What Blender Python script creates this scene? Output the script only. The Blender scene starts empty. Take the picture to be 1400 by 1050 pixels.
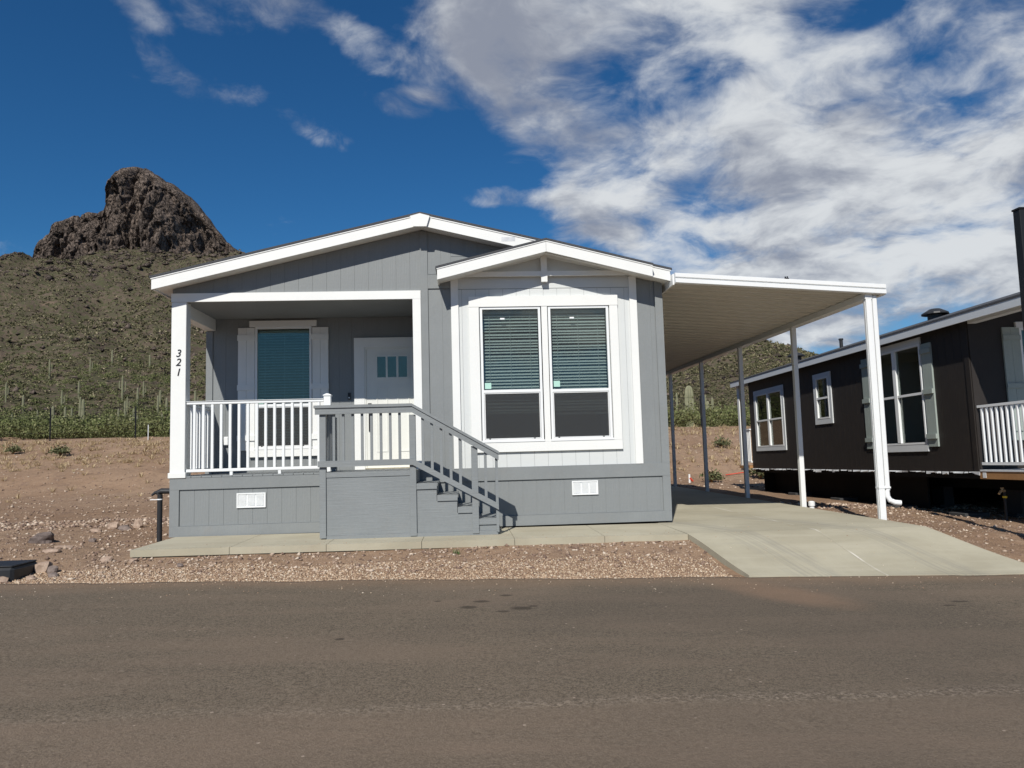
import bpy, bmesh, math, random
import numpy as np
from mathutils import Matrix, Vector

S = bpy.context.scene
COL = S.collection
R = math.radians
random.seed(7)
rng = np.random.default_rng(11)

# ------------------------------------------------------------------ camera
CX, CY, CZ = 4.1769, -11.0607, 1.083
YAW, PITCH, ROLL = 0.0650, 0.0889, -0.0271
cam_d = bpy.data.cameras.new('camera')
cam = bpy.data.objects.new('camera', cam_d)
COL.objects.link(cam)
fwd = Vector((math.sin(YAW) * math.cos(PITCH), math.cos(YAW) * math.cos(PITCH), math.sin(PITCH)))
rt = Vector((math.cos(YAW), -math.sin(YAW), 0))
up = rt.cross(fwd)
r2 = math.cos(ROLL) * rt + math.sin(ROLL) * up
u2 = -math.sin(ROLL) * rt + math.cos(ROLL) * up
m = Matrix((r2, u2, -fwd)).transposed().to_4x4()
m.translation = Vector((CX, CY, CZ))
cam.matrix_world = m
cam_d.sensor_width = 36.0
cam_d.lens = 1030.64 / 1400 * 36
cam_d.clip_start = 0.05
cam_d.clip_end = 6000
S.camera = cam

# ------------------------------------------------------------------ light, sky, exposure
SUN_AZ, SUN_EL = 17.0, 42.0          # the light travels towards +y, turned 17 degrees to +x
sd = bpy.data.lights.new('sun', 'SUN')
sd.energy = 5.0
sd.angle = R(0.53)
sd.color = (1.0, 0.965, 0.90)
sun = bpy.data.objects.new('sun', sd)
COL.objects.link(sun)
dirv = Vector((math.sin(R(SUN_AZ)) * math.cos(R(SUN_EL)), math.cos(R(SUN_AZ)) * math.cos(R(SUN_EL)), -math.sin(R(SUN_EL))))
sun.rotation_euler = dirv.to_track_quat('-Z', 'Y').to_euler()
sun.location = (-20, -60, 60)

W = bpy.data.worlds.new('World')
S.world = W
W.use_nodes = True
NT = W.node_tree
NT.nodes.clear()


class NG:
    """small helper for node maths"""
    def __init__(s, nt):
        s.nt = nt

    def n(s, typ, **kw):
        nd = s.nt.nodes.new(typ)
        for k, v in kw.items():
            setattr(nd, k, v)
        return nd

    def put(s, sock, v):
        if isinstance(v, bpy.types.NodeSocket):
            s.nt.links.new(v, sock)
        else:
            sock.default_value = v

    def m(s, op, a, b=None, c=None, clamp=False):
        nd = s.n('ShaderNodeMath', operation=op, use_clamp=clamp)
        s.put(nd.inputs[0], a)
        if b is not None:
            s.put(nd.inputs[1], b)
        if c is not None:
            s.put(nd.inputs[2], c)
        return nd.outputs[0]

    def mr(s, v, a, b, c=0.0, d=1.0, smooth=True):
        nd = s.n('ShaderNodeMapRange', interpolation_type='SMOOTHSTEP' if smooth else 'LINEAR')
        for i, x in enumerate((v, a, b, c, d)):
            s.put(nd.inputs[i], x)
        return nd.outputs[0]

    def noise(s, vec, scale, detail=4, rough=0.55, dist=0.0, lac=2.0):
        nd = s.n('ShaderNodeTexNoise')
        if vec is not None:
            s.put(nd.inputs['Vector'], vec)
        nd.inputs['Scale'].default_value = scale
        nd.inputs['Detail'].default_value = detail
        nd.inputs['Roughness'].default_value = rough
        nd.inputs['Lacunarity'].default_value = lac
        nd.inputs['Distortion'].default_value = dist
        return nd.outputs['Fac']

    def mix(s, f, a, b):
        nd = s.n('ShaderNodeMix', data_type='RGBA')
        s.put(nd.inputs[0], f)
        s.put(nd.inputs[6], a)
        s.put(nd.inputs[7], b)
        return nd.outputs[2]

    def comb(s, x, y, z):
        nd = s.n('ShaderNodeCombineXYZ')
        s.put(nd.inputs[0], x)
        s.put(nd.inputs[1], y)
        s.put(nd.inputs[2], z)
        return nd.outputs[0]


def c4(c):
    return (c[0], c[1], c[2], 1.0)


g = NG(NT)
sky = g.n('ShaderNodeTexSky', sky_type='NISHITA')
sky.sun_disc = False
sky.sun_elevation = R(SUN_EL)
sky.sun_rotation = R(180 + SUN_AZ)
sky.altitude = 600
sky.air_density = 1.0
sky.dust_density = 0.0
sky.ozone_density = 3.0
hs = g.n('ShaderNodeHueSaturation')
hs.inputs['Saturation'].default_value = 1.18
hs.inputs['Value'].default_value = 1.12
NT.links.new(sky.outputs[0], hs.inputs['Color'])
tc = g.n('ShaderNodeTexCoord')
sp = g.n('ShaderNodeSeparateXYZ')
NT.links.new(tc.outputs['Generated'], sp.inputs[0])
dx, dy, dz = sp.outputs
az = g.m('MULTIPLY', g.m('ARCTAN2', dx, dy), 57.2958)
el = g.m('MULTIPLY', g.m('ARCSINE', dz), 57.2958)
den = g.m('ADD', g.m('MAXIMUM', dz, 0.0), 0.24)
plane = g.comb(g.m('DIVIDE', dx, den), g.m('DIVIDE', dy, den), 0.0)


def blob(a0, e0, ra, re, rot, amp):
    ct, st = math.cos(R(rot)), math.sin(R(rot))
    da = g.m('SUBTRACT', az, a0)
    de = g.m('SUBTRACT', el, e0)
    p = g.m('DIVIDE', g.m('ADD', g.m('MULTIPLY', da, ct), g.m('MULTIPLY', de, st)), ra)
    q = g.m('DIVIDE', g.m('SUBTRACT', g.m('MULTIPLY', de, ct), g.m('MULTIPLY', da, st)), re)
    d2 = g.m('ADD', g.m('MULTIPLY', p, p), g.m('MULTIPLY', q, q))
    return g.m('MULTIPLY', g.mr(d2, 1.0, 0.0), amp)


bank = [  # direction (azimuth, elevation), radii in degrees, turn, weight: the cloud bank
    (31, 24, 33, 10, -4, 0.42), (27, 16.0, 24, 6.5, -6, 0.40), (14, 24, 19, 10, -32, 0.24), (66, 24, 34, 18, 0, 0.36),
    (36, 40, 44, 12, 0, 0.34), (6, 31, 12, 5.5, 0, 0.24), (32, 12.5, 22, 4.0, 0, 0.30), (30, 9.0, 26, 3.6, 0, 0.26),
]
loose = [  # wisps on their own, and thinner gaps in the bank (negative)
    (-14.0, 24.0, 8.0, 2.6, -15, 0.15), (-9.5, 23.0, 6.0, 1.4, -20, 0.10), (-17.5, 31.2, 11, 4.0, 0, 0.15), (-22.5, 28.0, 6, 2.2, -50, 0.09),
    (-3.6, 25.2, 5.0, 1.7, -6, 0.17), (2.8, 19.0, 7.0, 1.1, -3, 0.15), (-5, 28.2, 8, 1.9, -25, 0.09),
    (11.5, 25.6, 5.5, 2.0, -20, -0.05), (18, 25.8, 5.5, 2.2, 10, -0.08), (29, 28.5, 5, 2.0, 0, -0.07), (6.5, 20.5, 3, 2.5, 30, -0.07),
    (-28, 19, 9, 5.5, 0, -0.12), (178, 11, 44, 6.0, 0, 0.24), (-150, 16, 30, 4, 8, 0.12),
]
bias = None
for b in bank:
    v = blob(*b)
    bias = v if bias is None else g.m('ADD', bias, v)
bias = g.m('MINIMUM', bias, 0.25)
for b in loose:
    bias = g.m('ADD', bias, blob(*b))


def vadd(a, b):
    nd = g.n('ShaderNodeVectorMath', operation='ADD')
    g.put(nd.inputs[0], a)
    g.put(nd.inputs[1], b)
    return nd.outputs[0]


def vscale(a, f):
    nd = g.n('ShaderNodeVectorMath', operation='SCALE')
    g.put(nd.inputs[0], a)
    g.put(nd.inputs['Scale'], f)
    return nd.outputs[0]


def warped(p, amt, sc):
    nd = g.n('ShaderNodeTexNoise')
    g.put(nd.inputs['Vector'], p)
    nd.inputs['Scale'].default_value = sc
    nd.inputs['Detail'].default_value = 3
    c = vadd(nd.outputs['Color'], (-0.5, -0.5, -0.5))
    return vadd(p, vscale(c, amt))


wp = warped(warped(plane, 0.34, 1.3), 0.10, 5.0)


def cloud_noise(p):
    a = g.noise(p, 1.5, 12, 0.57, 0.0)
    b = g.noise(p, 5.2, 10, 0.60, 0.0)
    return g.m('ADD', g.m('MULTIPLY', a, 0.64), g.m('MULTIPLY', b, 0.36))


nA = cloud_noise(wp)
nB = cloud_noise(vscale(wp, 0.945))
dens = g.m('ADD', g.m('MULTIPLY', g.m('SUBTRACT', nA, 0.5), 1.25), g.m('ADD', bias, 0.5))
cov = g.mr(dens, 0.575, 0.79)
cov = g.m('MULTIPLY', cov, g.mr(el, 0.5, 4.0))
# tops of the billows catch the sun, undersides and thick parts stay grey
rise = g.m('SUBTRACT', nA, nB)
broad = g.noise(vadd(wp, (0.0, 0.35, 4.0)), 1.9, 6, 0.58)
fine_c = g.noise(wp, 14.0, 6, 0.6)
lit = g.m('ADD', g.m('MULTIPLY', rise, 3.6), g.m('ADD', g.m('MULTIPLY', g.m('SUBTRACT', broad, 0.5), 2.9), g.m('MULTIPLY', g.m('SUBTRACT', fine_c, 0.5), 0.55)))
lit = g.m('ADD', lit, g.m('MULTIPLY', g.mr(dens, 0.95, 0.68), 0.22))
shade = g.mr(lit, -0.34, 0.62)
shade = g.m('POWER', shade, 1.1)
ccol = g.mix(shade, c4((4.6, 5.05, 6.2)), c4((12.0, 12.4, 12.7)))
deep = g.n('ShaderNodeMix', data_type='RGBA', blend_type='MULTIPLY')     # dry, polarised mountain air
deep.inputs[0].default_value = 1.0
NT.links.new(hs.outputs[0], deep.inputs[6])
deep.inputs[7].default_value = c4((0.46, 0.90, 1.12))
clear = g.mix(g.mr(el, 15.0, 0.0), deep.outputs[2], c4((3.0, 6.2, 10.2)))
cmix = g.mix(g.m('MULTIPLY', cov, 0.95), clear, ccol)
bg = g.n('ShaderNodeBackground')
bg.inputs['Strength'].default_value = 0.06
NT.links.new(cmix, bg.inputs['Color'])
wo = g.n('ShaderNodeOutputWorld')
NT.links.new(bg.outputs[0], wo.inputs[0])

S.view_settings.view_transform = 'Standard'
S.view_settings.look = 'None'
S.view_settings.exposure = 0.0
S.view_settings.gamma = 1.0
S.view_settings.use_curve_mapping = False


# ------------------------------------------------------------------ materials
MATS = {}


def newmat(name):
    mt = bpy.data.materials.new(name)
    mt.use_nodes = True
    nt = mt.node_tree
    b = nt.nodes['Principled BSDF']
    MATS[name] = mt
    return mt, NG(nt), b


def paint(name, col, rough=0.55, var=0.06, grain=0.0, bump=0.15, dirt=0.0, spec=0.35, metal=0.0):
    """painted board or metal: slight unevenness, wood grain along z or x, dust"""
    mt, k, b = newmat(name)
    t = k.n('ShaderNodeTexCoord').outputs['Object']
    a = k.noise(t, 1.7, 5, 0.6)
    f = k.noise(t, 26, 4, 0.6)
    v = k.m('ADD', k.m('MULTIPLY', a, 0.7), k.m('MULTIPLY', f, 0.3))
    lo = tuple(x * (1 - var) for x in col)
    hi = tuple(min(1, x * (1 + var)) for x in col)
    c = k.mix(k.mr(v, 0.3, 0.7), c4(lo), c4(hi))
    if dirt:
        dd = k.noise(t, 3.0, 8, 0.7)
        c = k.mix(k.m('MULTIPLY', k.mr(dd, 0.52, 0.75), dirt), c, c4((0.30, 0.22, 0.16)))
    k.put(b.inputs['Base Color'], c)
    b.inputs['Roughness'].default_value = rough
    b.inputs['Specular IOR Level'].default_value = spec
    b.inputs['Metallic'].default_value = metal
    if grain or bump:
        mp = k.n('ShaderNodeMapping')
        k.put(mp.inputs[0], t)
        mp.inputs['Scale'].default_value = (60, 60, 3) if grain >= 0 else (3, 60, 60)
        gn = k.noise(mp.outputs[0], 1.0, 4, 0.6, 0.4)
        h = k.m('ADD', k.m('MULTIPLY', gn, abs(grain)), k.m('MULTIPLY', f, 0.35))
        bp = k.n('ShaderNodeBump')
        bp.inputs['Strength'].default_value = bump
        bp.inputs['Distance'].default_value = 0.01
        k.put(bp.inputs['Height'], h)
        k.put(b.inputs['Normal'], bp.outputs[0])
    return mt


GREY = (0.214, 0.226, 0.226)
paint('grey_paint', GREY, 0.6, 0.06, 1.0, 0.32, 0.09)
paint('grey_deck_paint', (0.212, 0.226, 0.228), 0.6, 0.07, -1.0, 0.35, 0.10)
paint('white_paint', (0.755, 0.755, 0.725), 0.5, 0.02, 0.5, 0.07, 0.03)
paint('white_vinyl', (0.77, 0.78, 0.77), 0.35, 0.015, 0, 0.02)
paint('bay_siding_paint', (0.60, 0.615, 0.60), 0.55, 0.025, 0.6, 0.08, 0.02)
paint('white_metal', (0.76, 0.765, 0.75), 0.4, 0.02, 0, 0.03, 0.05)
paint('pan_metal', (0.57, 0.55, 0.50), 0.34, 0.03, 0, 0.03, 0.03, 0.5)
paint('door_paint', (0.72, 0.72, 0.67), 0.45, 0.02, 0.2, 0.04)
paint('black_metal', (0.012, 0.012, 0.014), 0.4, 0.1, 0, 0.05)
paint('black_plastic', (0.022, 0.023, 0.025), 0.5, 0.15, 0, 0.1, 0.12)
paint('pole_paint', (0.012, 0.013, 0.014), 0.5, 0.1, 0, 0.04)
paint('brown_siding', (0.0235, 0.0192, 0.0165), 0.6, 0.06, 0.8, 0.16, 0.03)
paint('grey_trim', (0.62, 0.635, 0.635), 0.55, 0.03, 0.5, 0.1, 0.03)
paint('sage_shutter', (0.30, 0.34, 0.31), 0.6, 0.05, 0.9, 0.3, 0.03)
paint('bare_wood', (0.34, 0.18, 0.075), 0.7, 0.15, -1.0, 0.3)
paint('interior_wall', (0.42, 0.41, 0.38), 0.8, 0.03, 0, 0.02)
paint('blind_white', (0.62, 0.66, 0.66), 0.5, 0.02, 0, 0.0)
paint('sticker_green', (0.42, 0.66, 0.56), 0.5, 0.02, 0, 0.0)
paint('sticker_white', (0.85, 0.86, 0.86), 0.5, 0.02, 0, 0.0)
paint('yellow_tape', (0.75, 0.55, 0.03), 0.5, 0.05, 0, 0.0)
paint('brass', (0.55, 0.48, 0.34), 0.35, 0.05, 0, 0.0, 0, 0.5, 0.8)
paint('red_plastic', (0.55, 0.06, 0.03), 0.5, 0.05, 0, 0.0)
paint('block_grey', (0.05, 0.05, 0.05), 0.9, 0.1, 0, 0.3)
paint('house_wrap', (0.62, 0.63, 0.64), 0.6, 0.2, 0, 0.5)
paint('under_shade_black', (0.012, 0.012, 0.012), 0.9, 0.2, 0, 0.2)  # black that stands in for the deep shade beneath the brown house
paint('lamp_glass', (0.75, 0.75, 0.70), 0.3, 0.02, 0, 0.0)


def shingle_mat():
    mt, k, b = newmat('shingle')
    t = k.n('ShaderNodeTexCoord').outputs['Object']
    v = k.noise(t, 60, 4, 0.7)
    w = k.noise(t, 4, 4, 0.6)
    c = k.mix(k.mr(v, 0.3, 0.7), c4((0.035, 0.037, 0.042)), c4((0.09, 0.093, 0.10)))
    c = k.mix(k.m('MULTIPLY', k.mr(w, 0.4, 0.7), 0.4), c, c4((0.06, 0.055, 0.055)))
    k.put(b.inputs['Base Color'], c)
    b.inputs['Roughness'].default_value = 0.9
    bp = k.n('ShaderNodeBump')
    bp.inputs['Strength'].default_value = 0.5
    bp.inputs['Distance'].default_value = 0.01
    k.put(bp.inputs['Height'], v)
    k.put(b.inputs['Normal'], bp.outputs[0])


shingle_mat()


def glass_mat(name, tint, refl_tint, base=0.05, rough=0.0):
    mt, k, b = newmat(name)
    nt = mt.node_tree
    nt.nodes.remove(b)
    out = nt.nodes['Material Output']
    tr = k.n('ShaderNodeBsdfTransparent')
    tr.inputs[0].default_value = c4(tint)
    gl = k.n('ShaderNodeBsdfGlossy')
    gl.inputs['Color'].default_value = c4(refl_tint)
    gl.inputs['Roughness'].default_value = rough
    fr = k.n('ShaderNodeLayerWeight')
    fr.inputs[0].default_value = 0.5
    fres = k.m('ADD', 0.04, k.m('MULTIPLY', k.m('POWER', fr.outputs['Facing'], 5.0), 0.9))
    # faint waviness of float glass
    t = k.n('ShaderNodeTexCoord').outputs['Object']
    bp = k.n('ShaderNodeBump')
    bp.inputs['Strength'].default_value = 0.03
    bp.inputs['Distance'].default_value = 0.02
    k.put(bp.inputs['Height'], k.noise(t, 3.0, 2, 0.5))
    k.put(gl.inputs['Normal'], bp.outputs[0])
    ms = k.n('ShaderNodeMixShader')
    k.put(ms.inputs[0], k.m('ADD', fres, base, clamp=True))
    nt.links.new(tr.outputs[0], ms.inputs[1])
    nt.links.new(gl.outputs[0], ms.inputs[2])
    nt.links.new(ms.outputs[0], out.inputs[0])


glass_mat('tinted_glass', (0.72, 0.758, 0.742), (0.92, 0.92, 0.88), 0.02)
glass_mat('porch_glass', (0.66, 0.76, 0.76), (0.95, 0.84, 0.68), 0.05)


def screen_mat():
    mt, k, b = newmat('insect_screen')
    nt = mt.node_tree
    out = nt.nodes['Material Output']
    b.inputs['Base Color'].default_value = c4((0.045, 0.047, 0.048))
    b.inputs['Roughness'].default_value = 0.8
    tr = k.n('ShaderNodeBsdfTransparent')
    ms = k.n('ShaderNodeMixShader')
    ms.inputs[0].default_value = 0.48
    nt.links.new(tr.outputs[0], ms.inputs[1])
    nt.links.new(b.outputs[0], ms.inputs[2])
    nt.links.new(ms.outputs[0], out.inputs[0])


screen_mat()


def dirt_mat():
    mt, k, b = newmat('desert_soil')
    t = k.n('ShaderNodeTexCoord').outputs['Object']
    big = k.noise(t, 0.22, 5, 0.6)
    mid = k.noise(t, 1.6, 6, 0.65)
    fine = k.noise(t, 14, 6, 0.7)
    grit = k.noise(t, 70, 3, 0.7)
    c = k.mix(k.mr(big, 0.35, 0.65), c4((0.250, 0.160, 0.100)), c4((0.310, 0.210, 0.138)))
    c = k.mix(k.m('MULTIPLY', k.mr(mid, 0.50, 0.72), 0.55), c, c4((0.36, 0.235, 0.155)))
    c = k.mix(k.m('MULTIPLY', k.mr(mid, 0.48, 0.28), 0.5), c, c4((0.165, 0.110, 0.085)))
    clod = k.noise(t, 4.5, 7, 0.72)
    c = k.mix(k.m('MULTIPLY', k.mr(clod, 0.54, 0.68), 0.55), c, c4((0.39, 0.275, 0.19)))
    c = k.mix(k.m('MULTIPLY', k.mr(clod, 0.45, 0.33), 0.65), c, c4((0.125, 0.085, 0.062)))
    c = k.mix(k.m('MULTIPLY', k.mr(fine, 0.56, 0.75), 0.5), c, c4((0.40, 0.29, 0.21)))
    c = k.mix(k.m('MULTIPLY', k.mr(grit, 0.60, 0.70), 0.55), c, c4((0.44, 0.34, 0.26)))
    c = k.mix(k.m('MULTIPLY', k.mr(grit, 0.42, 0.30), 0.5), c, c4((0.11, 0.075, 0.06)))
    k.put(b.inputs['Base Color'], c)
    b.inputs['Roughness'].default_value = 0.95
    b.inputs['Specular IOR Level'].default_value = 0.1
    bp = k.n('ShaderNodeBump')
    bp.inputs['Strength'].default_value = 0.8
    bp.inputs['Distance'].default_value = 0.03
    k.put(bp.inputs['Height'], k.m('ADD', k.m('MULTIPLY', clod, 2.6), k.m('ADD', k.m('MULTIPLY', fine, 0.9), k.m('MULTIPLY', grit, 0.35))))
    k.put(b.inputs['Normal'], bp.outputs[0])


dirt_mat()


def asphalt_mat():
    mt, k, b = newmat('asphalt')
    t = k.n('ShaderNodeTexCoord').outputs['Object']
    sp_ = k.n('ShaderNodeSeparateXYZ')
    k.put(sp_.inputs[0], t)
    x, y, z = sp_.outputs
    big = k.noise(t, 0.35, 5, 0.6, 0.5)
    mpn = k.n('ShaderNodeMapping')
    k.put(mpn.inputs[0], t)
    mpn.inputs['Scale'].default_value = (0.35, 1.6, 1)
    streak = k.noise(mpn.outputs[0], 1.3, 7, 0.62, 0.3)
    agg = k.noise(t, 95, 3, 0.75)
    agg2 = k.noise(t, 38, 4, 0.7)
    c = k.mix(k.mr(agg, 0.34, 0.68), c4((0.075, 0.059, 0.043)), c4((0.220, 0.174, 0.122)))
    agg3 = k.noise(t, 20, 5, 0.8)
    c = k.mix(k.m('MULTIPLY', k.mr(agg2, 0.50, 0.66), 0.55), c, c4((0.220, 0.178, 0.134)))
    c = k.mix(k.m('MULTIPLY', k.mr(agg2, 0.47, 0.34), 0.60), c, c4((0.056, 0.044, 0.032)))
    c = k.mix(k.m('MULTIPLY', k.mr(agg3, 0.56, 0.68), 0.45), c, c4((0.233, 0.191, 0.145)))
    c = k.mix(k.m('MULTIPLY', k.mr(agg3, 0.44, 0.32), 0.45), c, c4((0.066, 0.053, 0.039)))
    dust = k.m('ADD', k.m('MULTIPLY', k.mr(streak, 0.42, 0.70), 0.36), k.m('MULTIPLY', k.mr(big, 0.42, 0.70), 0.14))
    # more dust on the lane this side of the paving seam
    wav = k.m('ADD', k.m('MULTIPLY', k.m('SUBTRACT', k.noise(t, 0.6, 3, 0.5), 0.5), 0.35), y)
    lane = k.mr(wav, -6.75, -7.10)
    dust = k.m('ADD', dust, k.m('MULTIPLY', lane, 0.30))
    c = k.mix(dust, c, c4((0.220, 0.160, 0.115)))
    # coarse open seam between two paving passes
    seam = k.m('MULTIPLY', k.mr(k.m('ABSOLUTE', k.m('ADD', wav, k.m('ADD', 6.80, k.m('MULTIPLY', k.noise(t, 3.5, 4, 0.7), 0.16)))), 0.14, 0.01), k.m('ADD', 0.35, k.mr(k.m('ADD', x, k.m('MULTIPLY', k.noise(t, 0.9, 3, 0.6), 3.0)), 3.5, 8.0, 0.0, 0.75)))
    lump = k.mr(k.noise(t, 30, 4, 0.8), 0.44, 0.60)
    c = k.mix(k.m('MULTIPLY', k.m('MULTIPLY', seam, lump), 0.62), c, c4((0.374, 0.298, 0.224)))
    pit = k.mr(k.noise(t, 60, 3, 0.7), 0.48, 0.40)
    c = k.mix(k.m('MULTIPLY', k.m('MULTIPLY', seam, pit), 0.3), c, c4((0.037, 0.031, 0.026)))
    tone = k.noise(t, 0.16, 4, 0.55, 0.6)
    c = k.mix(k.m('MULTIPLY', k.mr(tone, 0.54, 0.36), 0.35), c, c4((0.068, 0.058, 0.047)))
    # pale scattered stones pressed into the surface
    vo = k.n('ShaderNodeTexVoronoi')
    k.put(vo.inputs['Vector'], t)
    vo.inputs['Scale'].default_value = 9.0
    spot = k.mr(vo.outputs['Distance'], 0.10, 0.06)
    keep = k.mr(k.noise(t, 3.1, 2, 0.5), 0.50, 0.60)
    c = k.mix(k.m('MULTIPLY', spot, keep), c, c4((0.374, 0.294, 0.228)))
    # soil dragged on to the edge and at the mouth of the driveway
    ed = k.m('ADD', y, k.m('ADD', k.m('MULTIPLY', x, 0.048), k.m('MULTIPLY', k.noise(t, 1.8, 6, 0.65), 0.7)))
    c = k.mix(k.m('MULTIPLY', k.mr(ed, -3.0, -2.2), 0.55), c, c4((0.243, 0.160, 0.102)))
    px = k.m('DIVIDE', k.m('ADD', k.m('SUBTRACT', x, 7.25), k.m('MULTIPLY', k.m('ADD', y, 4.2), 0.35)), 0.55)
    py = k.m('DIVIDE', k.m('ADD', y, 3.95), 1.0)
    pd = k.m('ADD', k.m('ADD', k.m('MULTIPLY', px, px), k.m('MULTIPLY', py, py)), k.m('MULTIPLY', k.noise(t, 5, 5, 0.7), 0.8))
    c = k.mix(k.m('MULTIPLY', k.mr(pd, 1.3, 0.3), 0.45), c, c4((0.281, 0.174, 0.110)))
    # oil drips
    oil = None
    for (ox, oy, rx, ry) in ((4.18, -4.30, .085, .07), (4.30, -4.05, .09, .06), (4.54, -3.78, .07, .05), (4.64, -4.38, .11, .08), (4.47, -4.50, .07, .04), (4.75, -4.3, .05, .04), (3.24, -5.35, .045, .035), (8.54, -4.47, .10, .035), (8.35, -4.62, .07, .03), (3.9, -4.0, .04, .03)):
        ax = k.m('DIVIDE', k.m('SUBTRACT', x, ox), rx)
        ay = k.m('DIVIDE', k.m('SUBTRACT', y, oy), ry)
        d = k.m('ADD', k.m('MULTIPLY', ax, ax), k.m('MULTIPLY', ay, ay))
        v = k.mr(k.m('ADD', d, k.m('MULTIPLY', k.noise(t, 22, 3, 0.6), 0.8)), 1.6, 0.6)
        oil = v if oil is None else k.m('MAXIMUM', oil, v)
    c = k.mix(k.m('MULTIPLY', oil, 0.62), c, c4((0.017, 0.013, 0.010)))
    k.put(b.inputs['Base Color'], c)
    b.inputs['Roughness'].default_value = 0.92
    b.inputs['Specular IOR Level'].default_value = 0.2
    bp = k.n('ShaderNodeBump')
    bp.inputs['Strength'].default_value = 0.7
    bp.inputs['Distance'].default_value = 0.012
    k.put(bp.inputs['Height'], k.m('ADD', agg, k.m('ADD', k.m('MULTIPLY', agg2, 0.8), k.m('MULTIPLY', k.m('MULTIPLY', seam, lump), 0.6))))
    k.put(b.inputs['Normal'], bp.outputs[0])


asphalt_mat()


def concrete_mat(name, tyre):
    mt, k, b = newmat(name)
    t = k.n('ShaderNodeTexCoord').outputs['Object']
    sp_ = k.n('ShaderNodeSeparateXYZ')
    k.put(sp_.inputs[0], t)
    x, y, z = sp_.outputs
    a = k.noise(t, 0.9, 6, 0.6, 0.3)
    mp = k.n('ShaderNodeMapping')
    k.put(mp.inputs[0], t)
    mp.inputs['Scale'].default_value = (0.5, 5.0, 1)
    br = k.noise(mp.outputs[0], 1.0, 6, 0.65)
    f = k.noise(t, 45, 4, 0.65)
    c = k.mix(k.mr(a, 0.32, 0.68), c4((0.345, 0.312, 0.228)), c4((0.42, 0.385, 0.288)))
    c = k.mix(k.m('MULTIPLY', k.mr(br, 0.45, 0.70), 0.35), c, c4((0.46, 0.42, 0.325)))
    c = k.mix(k.m('MULTIPLY', k.mr(br, 0.45, 0.25), 0.25), c, c4((0.30, 0.285, 0.235)))
    c = k.mix(k.m('MULTIPLY', k.mr(f, 0.58, 0.72), 0.3), c, c4((0.28, 0.26, 0.22)))
    if tyre:
        # curved tyre tracks of cars backing out
        for off, w in ((0.0, 0.34), (1.55, 0.30)):
            yy = k.m('ADD', y, 3.0)
            bend = k.m('MULTIPLY', k.m('MULTIPLY', yy, yy), -0.055)
            cx_ = k.m('SUBTRACT', x, k.m('ADD', k.m('MULTIPLY', yy, -0.10), k.m('ADD', bend, 7.95 + off)))
            jig = k.m('MULTIPLY', k.m('SUBTRACT', k.noise(t, 1.3, 4, 0.6), 0.5), 0.35)
            d = k.m('ABSOLUTE', k.m('ADD', cx_, jig))
            mpt = k.n('ShaderNodeMapping')
            k.put(mpt.inputs[0], k.comb(cx_, y, 0.0))
            mpt.inputs['Scale'].default_value = (16, 0.6, 1)
            st = k.mr(k.noise(mpt.outputs[0], 1.0, 3, 0.6), 0.38, 0.62)
            v = k.m('MULTIPLY', k.m('MULTIPLY', k.mr(d, w, w * 0.3), st), k.mr(y, 2.4, 0.0))
            c = k.mix(k.m('MULTIPLY', v, 0.36), c, c4((0.20, 0.195, 0.175)))
        # pale dust lying in the joint and chalky scuffs beside it
        jl = k.mr(k.m('ABSOLUTE', k.m('SUBTRACT', x, k.m('ADD', 8.672, k.m('MULTIPLY', k.noise(t, 2.0, 3, 0.6), 0.02)))), 0.016, 0.006)
        c = k.mix(k.m('MULTIPLY', k.m('MULTIPLY', jl, k.mr(k.noise(t, 0.9, 3, 0.6), 0.38, 0.56)), 0.85), c, c4((0.66, 0.62, 0.54)))
    else:
        # tan dust towards the bed of gravel
        c = k.mix(k.m('MULTIPLY', k.mr(k.noise(t, 2.4, 6, 0.7), 0.5, 0.72), 0.3), c, c4((0.36, 0.29, 0.21)))
    k.put(b.inputs['Base Color'], c)
    b.inputs['Roughness'].default_value = 0.85
    b.inputs['Specular IOR Level'].default_value = 0.25
    bp = k.n('ShaderNodeBump')
    bp.inputs['Strength'].default_value = 0.25
    bp.inputs['Distance'].default_value = 0.008
    k.put(bp.inputs['Height'], k.m('ADD', f, k.m('MULTIPLY', br, 0.5)))
    k.put(b.inputs['Normal'], bp.outputs[0])


concrete_mat('concrete_walk', False)
concrete_mat('concrete_drive', True)


def island_mat(name, stops, rough=0.9, bump=0.0, bscale=20, trans=0.0, clump=None):
    """colour picked at random per loose piece"""
    mt, k, b = newmat(name)
    ge = k.n('ShaderNodeNewGeometry')
    cr = k.n('ShaderNodeValToRGB')
    cr.color_ramp.interpolation = 'LINEAR'
    els = cr.color_ramp.elements
    els[0].position, els[0].color = stops[0][0], c4(stops[0][1])
    els[1].position, els[1].color = stops[-1][0], c4(stops[-1][1])
    for p, c in stops[1:-1]:
        e = els.new(p)
        e.color = c4(c)
    k.put(cr.inputs[0], ge.outputs['Random Per Island'])
    c = cr.outputs[0]
    t = k.n('ShaderNodeTexCoord').outputs['Object']
    if clump:
        sc, col, amt = clump
        c = k.mix(k.m('MULTIPLY', k.mr(k.noise(t, sc, 4, 0.6), 0.42, 0.66), amt), c, c4(col))
    k.put(b.inputs['Base Color'], c)
    b.inputs['Roughness'].default_value = rough
    b.inputs['Specular IOR Level'].default_value = 0.15
    if bump:
        bp = k.n('ShaderNodeBump')
        bp.inputs['Strength'].default_value = bump
        bp.inputs['Distance'].default_value = 0.01
        k.put(bp.inputs['Height'], k.noise(t, bscale, 4, 0.7))
        k.put(b.inputs['Normal'], bp.outputs[0])
    return mt


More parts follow.
